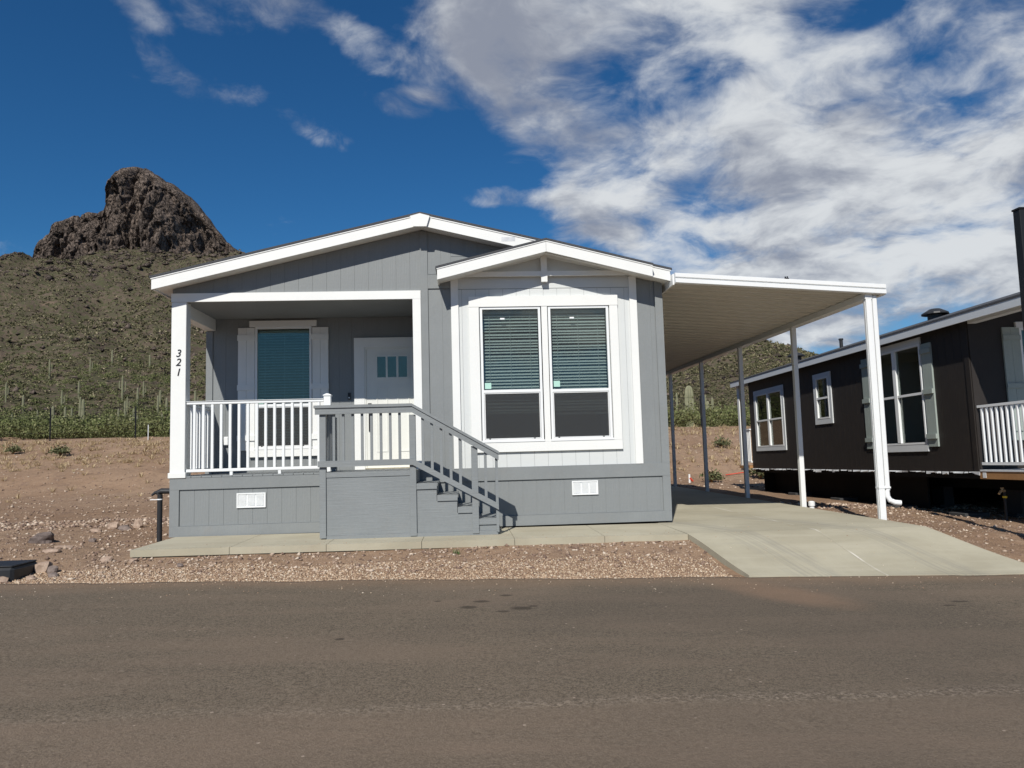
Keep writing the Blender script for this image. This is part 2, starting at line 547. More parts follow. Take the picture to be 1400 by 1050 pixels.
island_mat('gravel', [(0, (0.20, 0.13, 0.09)), (0.3, (0.33, 0.22, 0.145)), (0.6, (0.44, 0.315, 0.21)), (0.85, (0.54, 0.42, 0.30)), (1, (0.66, 0.57, 0.45))], 0.9)
island_mat('dark_gravel', [(0, (0.15, 0.10, 0.08)), (0.35, (0.27, 0.185, 0.135)), (0.7, (0.38, 0.28, 0.205)), (1, (0.58, 0.48, 0.38))], 0.9)
island_mat('hill_scrub', [(0, (0.045, 0.048, 0.024)), (0.3, (0.082, 0.084, 0.038)), (0.55, (0.130, 0.122, 0.062)), (0.8, (0.20, 0.175, 0.10)), (1, (0.34, 0.29, 0.19))], 0.9, 0, 20, 0, (0.03, (0.115, 0.10, 0.06), 0.5))
island_mat('green_scrub', [(0, (0.058, 0.074, 0.023)), (0.4, (0.102, 0.122, 0.042)), (0.75, (0.150, 0.165, 0.066)), (1, (0.24, 0.235, 0.120))], 0.85, 0, 20, 0, (0.10, (0.14, 0.13, 0.065), 0.5))
island_mat('dry_grass', [(0, (0.30, 0.21, 0.12)), (0.5, (0.46, 0.35, 0.20)), (1, (0.62, 0.50, 0.31))], 0.9)
island_mat('shrub_leaf', [(0, (0.065, 0.075, 0.035)), (0.6, (0.12, 0.125, 0.06)), (1, (0.24, 0.21, 0.12))], 0.9)
island_mat('weed_leaf', [(0, (0.06, 0.11, 0.03)), (1, (0.12, 0.18, 0.06))], 0.8)


def rock_mat(name, dark, mid, light, scale, stain=True):
    mt, k, b = newmat(name)
    t = k.n('ShaderNodeTexCoord').outputs['Object']
    mp = k.n('ShaderNodeMapping')
    k.put(mp.inputs[0], t)
    mp.inputs['Scale'].default_value = (1, 1, 0.28)
    streak = k.noise(mp.outputs[0], scale * 1.2, 8, 0.65, 0.4)
    a = k.noise(t, scale * 0.45, 7, 0.62, 0.3)
    f = k.noise(t, scale * 7, 6, 0.7)
    c = k.mix(k.mr(a, 0.34, 0.66), c4(dark), c4(mid))
    c = k.mix(k.m('MULTIPLY', k.mr(streak, 0.54, 0.70), 0.55), c, c4(light))
    c = k.mix(k.m('MULTIPLY', k.mr(streak, 0.46, 0.32), 0.6), c, c4(tuple(x * 0.55 for x in dark)))
    c = k.mix(k.m('MULTIPLY', k.mr(f, 0.55, 0.72), 0.45), c, c4(light))
    c = k.mix(k.m('MULTIPLY', k.mr(f, 0.44, 0.28), 0.5), c, c4(tuple(x * 0.6 for x in dark)))
    k.put(b.inputs['Base Color'], c)
    b.inputs['Roughness'].default_value = 0.95
    b.inputs['Specular IOR Level'].default_value = 0.1
    bp = k.n('ShaderNodeBump')
    bp.inputs['Strength'].default_value = 0.9
    bp.inputs['Distance'].default_value = 0.45 / scale * 0.25
    k.put(bp.inputs['Height'], k.m('ADD', k.m('MULTIPLY', streak, 0.7), k.m('MULTIPLY', f, 0.5)))
    k.put(b.inputs['Normal'], bp.outputs[0])


rock_mat('butte_rock', (0.098, 0.078, 0.066), (0.158, 0.123, 0.100), (0.285, 0.213, 0.162), 0.10)
rock_mat('hill_rock', (0.080, 0.062, 0.047), (0.116, 0.088, 0.065), (0.195, 0.140, 0.100), 0.12)
mt = MATS['butte_rock']
k = NG(mt.node_tree)
b_ = mt.node_tree.nodes['Principled BSDF']
src = b_.inputs['Base Color'].links[0].from_socket
t_ = k.n('ShaderNodeTexCoord').outputs['Object']
wn_ = k.n('ShaderNodeTexNoise')
k.put(wn_.inputs['Vector'], t_)
wn_.inputs['Scale'].default_value = 0.12
wn_.inputs['Detail'].default_value = 4
wv_ = k.n('ShaderNodeVectorMath', operation='MULTIPLY_ADD')
k.put(wv_.inputs[0], wn_.outputs['Color'])
wv_.inputs[1].default_value = (9, 9, 9)
k.put(wv_.inputs[2], t_)
mp_ = k.n('ShaderNodeMapping')
k.put(mp_.inputs[0], wv_.outputs[0])
mp_.inputs['Scale'].default_value = (1, 1, 0.30)
vc_ = k.n('ShaderNodeTexVoronoi', feature='DISTANCE_TO_EDGE')
k.put(vc_.inputs['Vector'], mp_.outputs[0])
vc_.inputs['Scale'].default_value = 0.13
jn_ = k.mr(vc_.outputs['Distance'], 0.075, 0.0)
vd_ = k.n('ShaderNodeTexVoronoi', feature='DISTANCE_TO_EDGE')
k.put(vd_.inputs['Vector'], mp_.outputs[0])
vd_.inputs['Scale'].default_value = 0.42
jm_ = k.mr(vd_.outputs['Distance'], 0.08, 0.0)
joint_ = k.m('MAXIMUM', jn_, k.m('MULTIPLY', jm_, 0.6))
varn_ = k.mix(k.m('MULTIPLY', joint_, 0.40), src, c4((0.040, 0.032, 0.028)))
k.put(b_.inputs['Base Color'], varn_)
bmp_ = b_.inputs['Normal'].links[0].from_node
bm2_ = k.n('ShaderNodeBump')
bm2_.inputs['Strength'].default_value = 1.0
bm2_.inputs['Distance'].default_value = 2.0
k.put(bm2_.inputs['Height'], k.m('SUBTRACT', 1.0, joint_))
k.put(bm2_.inputs['Normal'], bmp_.outputs[0])
k.put(b_.inputs['Normal'], bm2_.outputs[0])
mt = MATS['hill_rock']
k = NG(mt.node_tree)
b_ = mt.node_tree.nodes['Principled BSDF']
src = b_.inputs['Base Color'].links[0].from_socket
t_ = k.n('ShaderNodeTexCoord').outputs['Object']
# ground cover too small to stand apart: bursage, brittlebush, grass
c_ = k.mix(k.m('MULTIPLY', k.mr(k.noise(t_, 0.42, 5, 0.72), 0.46, 0.55), 0.80), src, c4((0.070, 0.072, 0.036)))
c_ = k.mix(k.m('MULTIPLY', k.mr(k.noise(t_, 0.9, 4, 0.7), 0.56, 0.64), 0.8), c_, c4((0.050, 0.056, 0.026)))
c_ = k.mix(k.m('MULTIPLY', k.mr(k.noise(t_, 0.7, 4, 0.7, 0.3), 0.60, 0.68), 0.6), c_, c4((0.24, 0.21, 0.13)))
k.put(b_.inputs['Base Color'], c_)
rock_mat('stone', (0.15, 0.12, 0.105), (0.24, 0.19, 0.165), (0.34, 0.28, 0.24), 9)
rock_mat('dark_stone', (0.10, 0.08, 0.072), (0.165, 0.13, 0.115), (0.26, 0.22, 0.20), 9)
rock_mat('pale_stone', (0.28, 0.20, 0.15), (0.40, 0.30, 0.23), (0.52, 0.42, 0.33), 9)


def cactus_mat():
    mt, k, b = newmat('cactus')
    t = k.n('ShaderNodeTexCoord').outputs['Object']
    a = k.noise(t, 1.3, 4, 0.6)
    f = k.noise(t, 22, 3, 0.6)
    c = k.mix(k.mr(a, 0.3, 0.7), c4((0.160, 0.165, 0.090)), c4((0.235, 0.228, 0.140)))
    c = k.mix(k.m('MULTIPLY', k.mr(f, 0.5, 0.7), 0.4), c, c4((0.34, 0.32, 0.23)))
    k.put(b.inputs['Base Color'], c)
    b.inputs['Roughness'].default_value = 0.8


cactus_mat()
MT = MATS

# ------------------------------------------------------------------ numpy noise


def _h(ix, iy, iz, seed):
    h = (ix.astype(np.int64) * 374761393 + iy.astype(np.int64) * 668265263 + iz.astype(np.int64) * 2147483647 + seed * 974711) & 0xFFFFFFFF
    h = ((h ^ (h >> 13)) * 1274126177) & 0xFFFFFFFF
    h = (h ^ (h >> 16)) & 0xFFFFFFFF
    return h / 4294967295.0


def vn3(x, y, z, seed=0):
    x0, y0, z0 = np.floor(x), np.floor(y), np.floor(z)
    fx, fy, fz = x - x0, y - y0, z - z0
    fx = fx * fx * fx * (fx * (fx * 6 - 15) + 10)
    fy = fy * fy * fy * (fy * (fy * 6 - 15) + 10)
    fz = fz * fz * fz * (fz * (fz * 6 - 15) + 10)
    r = 0
    for a in (0, 1):
        for b in (0, 1):
            for c in (0, 1):
                w = (fx if a else 1 - fx) * (fy if b else 1 - fy) * (fz if c else 1 - fz)
                r = r + w * _h(x0 + a, y0 + b, z0 + c, seed)
    return r


def fbm(x, y, z=None, octv=5, seed=0, gain=0.5, ridge=False):
    x = np.asarray(x, float)
    y = np.asarray(y, float)
    z = np.zeros_like(x) if z is None else np.asarray(z, float)
    s, a, t, f = 0, 1.0, 0, 1.0
    for o in range(octv):
        n = vn3(x * f, y * f, z * f, seed + o * 17)
        if ridge:
            n = 1 - np.abs(2 * n - 1)
        s = s + a * n
        t += a
        a *= gain
        f *= 2.03
    return s / t


def sstep(v, a, b):
    t = np.clip((v - a) / (b - a), 0, 1)
    return t * t * (3 - 2 * t)


# ------------------------------------------------------------------ mesh helpers
WORLDPOS = {}


def link(o, parent=None):
    COL.objects.link(o)
    if parent is not None:
        o.parent = parent
        if parent.name in WORLDPOS:
            o.matrix_parent_inverse = Matrix.Translation(-Vector(WORLDPOS[parent.name]))
    return o


def thing(name, label, cat, loc=(0, 0, 0), group=None, local=False):
    o = bpy.data.objects.new(name, None)
    COL.objects.link(o)
    o.location = loc
    o.empty_display_size = 0.2
    tag(o, label, cat, group)
    if not local:
        WORLDPOS[o.name] = tuple(loc)
    return o


def tag(o, label, cat, group=None):
    o['label'] = label
    o['category'] = cat
    if group:
        o['group'] = group
    return o


def fast_mesh(name, V, F, mat, smooth=False):
    """V (n,3) array, F (k,c) int array"""
    me = bpy.data.meshes.new(name)
    V = np.ascontiguousarray(V, dtype=np.float32)
    F = np.ascontiguousarray(F, dtype=np.int32)
    n, c = F.shape
    me.vertices.add(len(V))
    me.vertices.foreach_set('co', V.ravel())
    me.loops.add(n * c)
    me.loops.foreach_set('vertex_index', F.ravel())
    me.polygons.add(n)
    me.polygons.foreach_set('loop_start', np.arange(0, n * c, c, dtype=np.int32))
    if smooth:
        me.polygons.foreach_set('use_smooth', np.ones(n, dtype=bool))
    me.update(calc_edges=True)
    me.validate()
    me.materials.append(MT[mat])
    return me


def mobj(name, me, parent=None, loc=None):
    o = bpy.data.objects.new(name, me)
    link(o, parent)
    if loc is not None:
        o.location = loc
    return o


class MB:
    def __init__(s):
        s.v = []
        s.f = []

    def add(s, vs, fs):
        b = len(s.v)
        s.v += [tuple(v) for v in vs]
        s.f += [tuple(i + b for i in f) for f in fs]
        return s

    def box(s, x0, x1, y0, y1, z0, z1):
        return s.add([(x0, y0, z0), (x1, y0, z0), (x1, y1, z0), (x0, y1, z0), (x0, y0, z1), (x1, y0, z1), (x1, y1, z1), (x0, y1, z1)],
                     [(0, 3, 2, 1), (4, 5, 6, 7), (0, 1, 5, 4), (1, 2, 6, 5), (2, 3, 7, 6), (3, 0, 4, 7)])

    def bbox(s, x0, x1, y0, y1, z0, z1, c=0.004):
        """box with chamfered edges"""
        bm = bmesh.new()
        bmesh.ops.create_cube(bm, size=1.0)
        for v in bm.verts:
            v.co = Vector((x0 if v.co.x < 0 else x1, y0 if v.co.y < 0 else y1, z0 if v.co.z < 0 else z1))
        bmesh.ops.bevel(bm, geom=bm.edges[:], offset=c, segments=1, affect='EDGES')
        bm.verts.index_update()
        s.add([v.co[:] for v in bm.verts], [[v.index for v in f.verts] for f in bm.faces])
        bm.free()
        return s

    def prism(s, pts, a0, a1, plane='xz'):
        def P(p, a):
            return {'xz': (p[0], a, p[1]), 'yz': (a, p[0], p[1]), 'xy': (p[0], p[1], a)}[plane]
        n = len(pts)
        s.add([P(p, a0) for p in pts] + [P(p, a1) for p in pts],
              [tuple(range(n)), tuple(range(2 * n - 1, n - 1, -1))] + [(i, i + n, (i + 1) % n + n, (i + 1) % n) for i in range(n)])
        return s

    def bar(s, p, q, w, h, ref=(0, 0, 1)):
        p, q = Vector(p), Vector(q)
        d = (q - p).normalized()
        a = d.cross(Vector(ref)).normalized() * (w / 2)
        b = a.cross(d).normalized() * (h / 2)
        vs = [p - a - b, p + a - b, p + a + b, p - a + b, q - a - b, q + a - b, q + a + b, q - a + b]
        return s.add([v[:] for v in vs], [(0, 1, 2, 3), (7, 6, 5, 4), (0, 4, 5, 1), (1, 5, 6, 2), (2, 6, 7, 3), (3, 7, 4, 0)])

    def tube(s, pts, rad, n=10, cap=True):
        pts = [Vector(p) for p in pts]
        rr = rad if isinstance(rad, (list, tuple)) else [rad] * len(pts)
        prev = None
        rings = []
        for i, p in enumerate(pts):
            d = (pts[min(i + 1, len(pts) - 1)] - pts[max(i - 1, 0)]).normalized()
            a = d.cross(Vector((0, 0, 1)))
            if a.length < 1e-3:
                a = Vector((1, 0, 0)) if prev is None else prev
            a = (a - d * a.dot(d)).normalized()
            if prev is not None and a.dot(prev) < 0:
                a = -a
            prev = a
            b = d.cross(a)
            rings.append([(p + (a * math.cos(2 * math.pi * k / n) + b * math.sin(2 * math.pi * k / n)) * rr[i])[:] for k in range(n)])
        vs = [v for r in rings for v in r]
        fs = [(i * n + k, i * n + (k + 1) % n, (i + 1) * n + (k + 1) % n, (i + 1) * n + k) for i in range(len(pts) - 1) for k in range(n)]
        if cap:
            fs += [tuple(range(n - 1, -1, -1)), tuple((len(pts) - 1) * n + k for k in range(n))]
        return s.add(vs, fs)

    def mesh(s, name, mat, smooth=False):
        me = bpy.data.meshes.new(name)
        me.from_pydata(s.v, [], s.f)
        bm = bmesh.new()
        bm.from_mesh(me)
        bmesh.ops.recalc_face_normals(bm, faces=bm.faces[:])
        bm.to_mesh(me)
        bm.free()
        if smooth:
            for p in me.polygons:
                p.use_smooth = True
        me.materials.append(MT[mat])
        return me

    def build(s, name, mat, parent=None, smooth=False, kind=None):
        o = mobj(name, s.mesh(name, mat, smooth), parent)
        if kind:
            o['kind'] = kind
        return o


def B(name, mat, parent, *a, c=0.0):
    mb = MB()
    if c:
        mb.bbox(*a, c=c)
    else:
        mb.box(*a)
    return mb.build(name, mat, parent)


# ------------------------------------------------------------------ terrain functions
def road_z(x):
    return -0.26 - 0.02 * (np.clip(x, -60, 60) - 3.6)


def road_edge(x):
    return -2.58 - 0.048 * (x + 0.78)


def pad_z(x):
    return np.where(x < 9, -0.075, -0.075 - 0.045 * np.clip(x - 9, 0, 4)) - 0.012 * np.clip(x - 13, 0, 30)


def ground_z(x, y):
    x = np.asarray(x, float)
    y = np.asarray(y, float)
    e = road_edge(x)
    rz = road_z(x) - 0.012
    p = pad_z(x)
    t = sstep(y, e - 0.05, -1.15)
    z = rz * (1 - t) + p * t
    # low windrow of loose soil on the left verge
    z = z + 0.05 * np.exp(-((y + 0.9) / 0.5) ** 2) * sstep(x, -0.3, -1.2)
    near = np.exp(-np.clip((y - 20) / 30, 0, 9))
    amp = 0.028 * sstep(y, e, e + 0.5) * (0.35 + 0.65 * np.maximum(sstep(x, 0.0, -0.6), np.maximum(sstep(x, 10.2, 10.8), sstep(y, 2, 5))))
    z = z + amp * (fbm(x * 2.1, y * 2.1, None, 5, 3) - 0.5) * 2.2 * near
    z = z + 0.10 * (fbm(x * 1.1, y * 1.1, None, 4, 6) - 0.5) * sstep(y, 8, 20) * np.exp(-np.clip((y - 40) / 30, 0, 9))
    z = z + 0.10 * (fbm(x * 0.22, y * 0.22, None, 3, 5) - 0.5) * sstep(y, 3, 12)
    # graded bank behind the lots, then the desert floor
    wob = 1.2 * (fbm(x * 0.12, y * 0.0, None, 3, 9) - 0.5)
    bank = 2.45 * np.clip((y - 16.5 - wob) / 14.0, 0, 1) ** 0.9 * sstep(y, 15.5, 20)
    z = z + bank + 0.018 * np.clip(y - 31, 0, 170)
    # ground dips under the road sheet
    z = np.where(y < e - 0.06, road_z(x) - 0.08, z)
    return z


CYW, SYW = math.cos(YAW), math.sin(YAW)


def to_ld(x, y):
    return (x - CX) * CYW - (y - CY) * SYW, (x - CX) * SYW + (y - CY) * CYW


def from_ld(l, d):
    return CX + l * CYW + d * SYW, CY - l * SYW + d * CYW


def hill_z(x, y):
    l, d = to_ld(np.asarray(x, float), np.asarray(y, float))
    k = l / np.maximum(d, 1)
    up_ = np.clip((d - 120) / 470, 0, 1) ** 1.22
    back = 1 - 0.55 * sstep(d, 600, 900)
    side = 0.16 + 0.84 * sstep(k, -0.17, -0.37)
    z1 = 158 * up_ * back * side
    gul = fbm(l / 60, d / 95, None, 5, 21, ridge=True) - 0.55
    z1 = z1 + gul * 24 * np.clip(z1 / 45, 0, 1) + (fbm(l / 16, d / 16, None, 5, 23, 0.58) - 0.5) * 11 * np.clip(z1 / 25, 0, 1)
    a = np.clip(1 - (d - 320) ** 2 / 190.0 ** 2, 0, 1)
    prof = np.where(l < 84, np.exp(-((l - 84) / 52.0) ** 2), np.exp(-((l - 84) / 44.0) ** 2))
    z2 = 37.5 * prof * sstep(d, 140, 300) * (1 - 0.5 * sstep(d, 330, 500)) + 0 * a
    z2 = z2 + (fbm(l / 18, d / 18, None, 5, 27) - 0.5) * 6 * np.clip(z2 / 14, 0, 1)
    z3 = 14 * sstep(d, 260, 600)
    base = ground_z(np.clip(x, -60, 60), np.minimum(y, 200)) - 1.2 * sstep(-np.asarray(y), -60, -40)
    return np.maximum(np.maximum(z1, z2), z3) + base - 0.3


def land_z(x, y):
    return np.maximum(ground_z(x, y), hill_z(x, y) - 1e3 * (np.asarray(y) < 40))


def axis(lo, hi, dense):
    out = [lo]
    while out[-1] < hi:
        p = out[-1]
        step = None
        for a, b_, s_ in dense:
            if a <= p < b_:
                step = s_
                break
        if step is None:
            dd = min(abs(p - dense[0][0]), abs(p - dense[0][1]))
            for a, b_, s_ in dense:
                dd = min(dd, abs(p - a), abs(p - b_))
            step = 0.4 + dd * 0.22
        out.append(p + step)
    return np.array(out)


def grid_mesh(name, X, Y, Z, mat, smooth=True):
    ny, nx = X.shape
    V = np.stack([X.ravel(), Y.ravel(), Z.ravel()], 1)
    i = np.arange(ny * nx).reshape(ny, nx)
    F = np.stack([i[:-1, :-1].ravel(), i[:-1, 1:].ravel(), i[1:, 1:].ravel(), i[1:, :-1].ravel()], 1)
    return fast_mesh(name, V, F, mat, smooth)


xs = axis(-900, 900, [(-9, 16, 0.075), (-26, -9, 0.3), (16, 30, 0.3)])
ys = axis(-700, 1100, [(-3.9, 3.5, 0.06), (3.5, 36, 0.3), (-12, -3.9, 0.6)])
X, Y = np.meshgrid(xs, ys)
gd = mobj('ground', grid_mesh('ground', X, Y, ground_z(X, Y), 'desert_soil'))
gd['kind'] = 'structure'

# road: one sheet following the sloping lane
ex = np.concatenate([np.arange(-300, -12, 12.0), np.arange(-12, 18, 0.12), np.arange(18, 300, 12.0)])
rowsY = []
jag = 0.10 * (fbm(ex * 2.2, ex * 0, None, 6, 61, 0.6) - 0.5) * 2
e0 = road_edge(np.clip(ex, -60, 60)) + jag
ty = np.concatenate([[0, 0.02, 0.1, 0.3], np.linspace(0.8, 14, 24), [15]])
RX = np.tile(ex, (len(ty), 1))
RY = e0[None, :] - ty[:, None]
RZ = np.tile(road_z(ex), (len(ty), 1)) + 0.004
RZ[0] -= 0.06
RZ[1:4] += 0.012 * (1 - np.array([0, 0.3, 1.0]))[:, None] * 0
rd = mobj('road', grid_mesh('road', RX[::-1], RY[::-1], RZ[::-1], 'asphalt', False))
rd['kind'] = 'structure'

# hillside behind the fence
hx = np.concatenate([np.arange(-520, -60, 3.2), np.arange(-60, 40, 8.0), np.arange(40, 230, 2.4)])
hy = np.concatenate([np.arange(52, 420, 2.6), np.arange(420, 900, 4.5)])
X, Y = np.meshgrid(hx, hy)
hl = mobj('hillside', grid_mesh('hillside', X, Y, hill_z(X, Y), 'hill_rock'))
hl['kind'] = 'structure'


# rock butte: measured skyline swept into a buttressed rock mass
sil = [(-440, 165), (-418, 172), (-406.5, 177.6), (-403.4, 188.6), (-391.3, 197.2), (-389.6, 204.1), (-377.9, 207.6), (-370.1, 209.9), (-360.6, 212.2), (-353.1, 211.4), (-346.9, 213.5),
       (-343.7, 219.4), (-342.3, 227.7), (-341.7, 235.1), (-338.1, 242.4), (-330.8, 248.6), (-322.0, 250.5), (-314.5, 248.8), (-307.5, 244.1), (-293.0, 235.3),
       (-280.4, 226.0), (-271.6, 216.8), (-262.8, 205.3), (-255.2, 195.3), (-250.2, 189.5), (-242.7, 180.4), (-234.0, 173.8), (-222.8, 165.3), (-205, 152), (-190, 140)]
depth_pts = [(-440, 8), (-406, 14), (-392, 20), (-370, 26), (-352, 30), (-340, 36), (-331, 40), (-325, 38), (-320, 28), (-316, 25), (-312, 32), (-304, 42), (-294, 48),
             (-287, 48), (-279, 36), (-270, 24), (-257, 15), (-241, 9), (-222, 5), (-190, 4)]
sx = np.array([p[0] for p in sil])
sz = np.array([p[1] for p in sil])
ns, nth = 480, 260
ss = np.linspace(-438, -192, ns)
top = np.interp(ss, sx, sz)
dep = np.interp(ss, [p[0] for p in depth_pts], [p[1] for p in depth_pts])
base0 = 118.0
th = np.linspace(0.02, math.pi * 0.80, nth)
TH, SS = np.meshgrid(th, ss)
TOP, DEP = np.meshgrid(th, top)[1], np.meshgrid(th, dep)[1]
cz_, sz_ = np.cos(TH), np.sin(TH)
tt = -DEP * np.sign(cz_) * np.abs(cz_) ** 0.75
zz = base0 + (TOP - base0) * np.abs(sz_) ** 0.80
# vertical joints, ledges and blocks, cut into the face
def crev(nz, w):
    return np.exp(-((2 * nz - 1) / w) ** 2)


wx = SS + 12 * (fbm(SS / 30, zz / 45, tt / 45, 4, 40) - 0.5)
big = crev(fbm(wx / 30, zz / 150, tt / 60, 3, 41), 0.09)
mid = crev(fbm(wx / 13, zz / 70, tt / 30, 4, 43), 0.10)
sml = crev(fbm(wx / 5, zz / 26, tt / 12, 4, 45), 0.16)
wall_ = fbm(wx / 36, zz / 110, tt / 60, 5, 47, 0.5)
blk = np.floor(fbm(wx / 12, zz / 30, tt / 14, 3, 49, 0.5) * 9) / 9 - 0.5
rough_ = fbm(SS / 4, zz / 5, tt / 4, 5, 57, 0.62) - 0.5
saw = (zz / 17 + 1.8 * fbm(SS / 26, zz / 60, tt / 30, 4, 55)) % 1.0
w_ = np.clip((TOP - zz) / 12, 0.12, 1)
push = (-9 * big - 4.5 * mid - 2.0 * sml + (wall_ - 0.5) * 22 + blk * 9 + (saw - 0.5) * 2.4) * w_ + rough_ * 7.5 * np.maximum(w_, 0.4)
tt = tt - push * np.sign(np.cos(TH) + 0.2)
ss2 = SS + 9 + ((fbm(SS / 6, zz / 9, tt / 6, 5, 51, 0.6) - 0.5) * 5) * w_
zz = zz + ((fbm(SS / 5, zz / 5, tt / 6, 5, 53, 0.6) - 0.5) * 5) * (0.35 + 0.65 * w_) - 2.5 * big * (1 - w_)
BX, BY = from_ld(ss2, 625 + tt)
bt = mobj('rock_butte', grid_mesh('rock_butte', BX, BY, zz, 'butte_rock', False))
bt['kind'] = 'structure'


# ------------------------------------------------------------------ scatter helpers
def leaves(centers, radii, n, size, flat=0.7, seed=0, up_bias=0.3, shell=0.5):
    """many leaf-sized quads in ellipsoid crowns; centers (m,3), radii (m,), n quads each"""
    r_ = np.random.default_rng(seed)
    mcnt = len(centers)
    C = np.repeat(np.asarray(centers, float), n, 0)
    Rr = np.repeat(np.asarray(radii, float), n)
    d = r_.normal(size=(mcnt * n, 3))
    d /= np.linalg.norm(d, axis=1)[:, None]
    d[:, 2] = np.where(d[:, 2] < -0.25, -d[:, 2] * 0.5, d[:, 2])
    rad = (shell + (1 - shell) * r_.random(mcnt * n)) * (0.75 + 0.5 * r_.random(mcnt * n))
    P = C + d * (rad * Rr)[:, None] * np.array([1, 1, flat])
    s_ = size * (0.6 + 0.8 * r_.random(mcnt * n)) * (Rr / np.mean(radii)) ** 0.4
    a = r_.normal(size=(mcnt * n, 3))
    a[:, 2] += up_bias
    a /= np.linalg.norm(a, axis=1)[:, None]
    b = np.cross(a, r_.normal(size=(mcnt * n, 3)))
    b /= np.linalg.norm(b, axis=1)[:, None]
    a = a * s_[:, None] * 0.5
    b = b * (s_ * 0.32)[:, None]
    V = np.stack([P - a * 1.2, P + b - a * 0.1, P + a * 1.2, P - b + a * 0.1], 1).reshape(-1, 3)
    F = np.arange(len(V)).reshape(-1, 4)
    return V, F


OCT = np.array([(1, 0, 0), (-1, 0, 0), (0, 1, 0), (0, -1, 0), (0, 0, 1), (0, 0, -1)], float)
OCTF = np.array([(0, 2, 4), (2, 1, 4), (1, 3, 4), (3, 0, 4), (2, 0, 5), (1, 2, 5), (3, 1, 5), (0, 3, 5)])


def pebbles(P, size, seed):
    r_ = np.random.default_rng(seed)
    n = len(P)
    V = np.repeat(OCT[None], n, 0) * (0.6 + 0.8 * r_.random((n, 6, 1)))
    V += r_.normal(size=(n, 6, 3)) * 0.18
    V *= (np.asarray(size)[:, None] * np.stack([0.7 + 0.6 * r_.random(n), 0.7 + 0.6 * r_.random(n), 0.45 + 0.35 * r_.random(n)], 1))[:, None, :]
    ang = r_.random(n) * 6.283
    ca, sa = np.cos(ang)[:, None], np.sin(ang)[:, None]
    x, y = V[:, :, 0] * ca - V[:, :, 1] * sa, V[:, :, 0] * sa + V[:, :, 1] * ca
    V[:, :, 0], V[:, :, 1] = x, y
    V += np.asarray(P)[:, None, :]
    F = (OCTF[None] + (np.arange(n) * 6)[:, None, None]).reshape(-1, 3)
    return V.reshape(-1, 3), F


# scrub on the hills
def cone_pts(n, k0, k1, d0, d1, p, r_):
    k = k0 + (k1 - k0) * r_.random(n)
    d = d0 + (d1 - d0) * r_.random(n) ** p
    return from_ld(k * d, d)


r_ = np.random.default_rng(5)
px, py = cone_pts(60000, -0.76, -0.24, 112, 600, 0.60, r_)
pz = hill_z(px, py)
keep = fbm(px / 22, py / 22, None, 4, 71) + 0.55 * (r_.random(len(px)) - 0.5) > 0.36 + 0.16 * np.clip(pz / 160, 0, 1)
px, py, pz = px[keep], py[keep], pz[keep]
qx, qy = cone_pts(14000, 0.18, 0.46, 112, 360, 0.7, r_)
qz = hill_z(qx, qy)
px, py, pz = np.r_[px, qx], np.r_[py, qy], np.r_[pz, qz]
rad = 0.40 + 0.65 * r_.random(len(px)) ** 1.8
near_ = to_ld(px, py)[1] < 230
P = np.stack([px, py, pz + rad * 0.35], 1)
V1, F1 = leaves(P[near_], rad[near_], 16, 0.36, 0.75, 6, 0.5, 0.3)
V2, F2 = leaves(P[~near_], rad[~near_] * 0.9, 5, 0.62, 0.75, 7, 0.5, 0.3)
V, F = np.r_[V1, V2], np.r_[F1, F2 + len(V1)]
# outcrops and boulders on the slopes
kx_, ky_ = cone_pts(9000, -0.76, -0.24, 130, 600, 0.55, r_)
k2x, k2y = cone_pts(1500, 0.18, 0.46, 130, 350, 0.7, r_)
kx_, ky_ = np.r_[kx_, k2x], np.r_[ky_, k2y]
kz_ = hill_z(kx_, ky_)
kp_ = fbm(kx_ / 30, ky_ / 30, None, 4, 91) + 0.10 * np.clip(kz_ / 150, 0, 1) > 0.52 - 0.10 * (kz_ > 112)
kx_, ky_, kz_ = kx_[kp_], ky_[kp_], kz_[kp_]
ksz = 0.25 + (1.25 + 1.5 * (kz_ > 112)) * r_.random(len(kx_)) ** 3
RV, RF = pebbles(np.stack([kx_, ky_, kz_ + ksz * 0.15], 1), ksz, 93)
oc = mobj('outcrop', fast_mesh('outcrop', RV, RF, 'butte_rock'))
oc['kind'] = 'stuff'
oc['label'] = 'brown boulders and broken rock strewn over the slopes'
hs_ = mobj('hill_scrub', fast_mesh('hill_scrub', V, F, 'hill_scrub'))
hs_['kind'] = 'stuff'
hs_['label'] = 'sparse olive desert scrub covering the rocky hills'

# green belt of creosote and palo verde beyond the fence
px, py = cone_pts(2500, -0.80, -0.30, 52, 140, 0.75, r_)
qx, qy = cone_pts(1100, 0.17, 0.48, 52, 135, 0.8, r_)
ox, oy = cone_pts(700, -0.80, -0.30, 135, 215, 1.3, r_)
px, py = np.r_[px, qx, ox], np.r_[py, qy, oy]
pz = land_z(px, py)
rad = (0.75 + 0.95 * r_.random(len(px)) ** 1.5)
nr_ = to_ld(px, py)[1] < 78
P = np.stack([px, py, pz + rad * 0.62], 1)
V1, F1 = leaves(P[nr_], rad[nr_], 210, 0.145, 0.85, 8, 0.7, 0.25)
V2, F2 = leaves(P[~nr_], rad[~nr_], 72, 0.235, 0.85, 9, 0.7, 0.25)
V, F = np.r_[V1, V2], np.r_[F1, F2 + len(V1)]
gs = mobj('creosote_scrub', fast_mesh('creosote_scrub', V, F, 'green_scrub'))
gs['kind'] = 'stuff'
gs['label'] = 'belt of green creosote scrub beyond the wire fence'

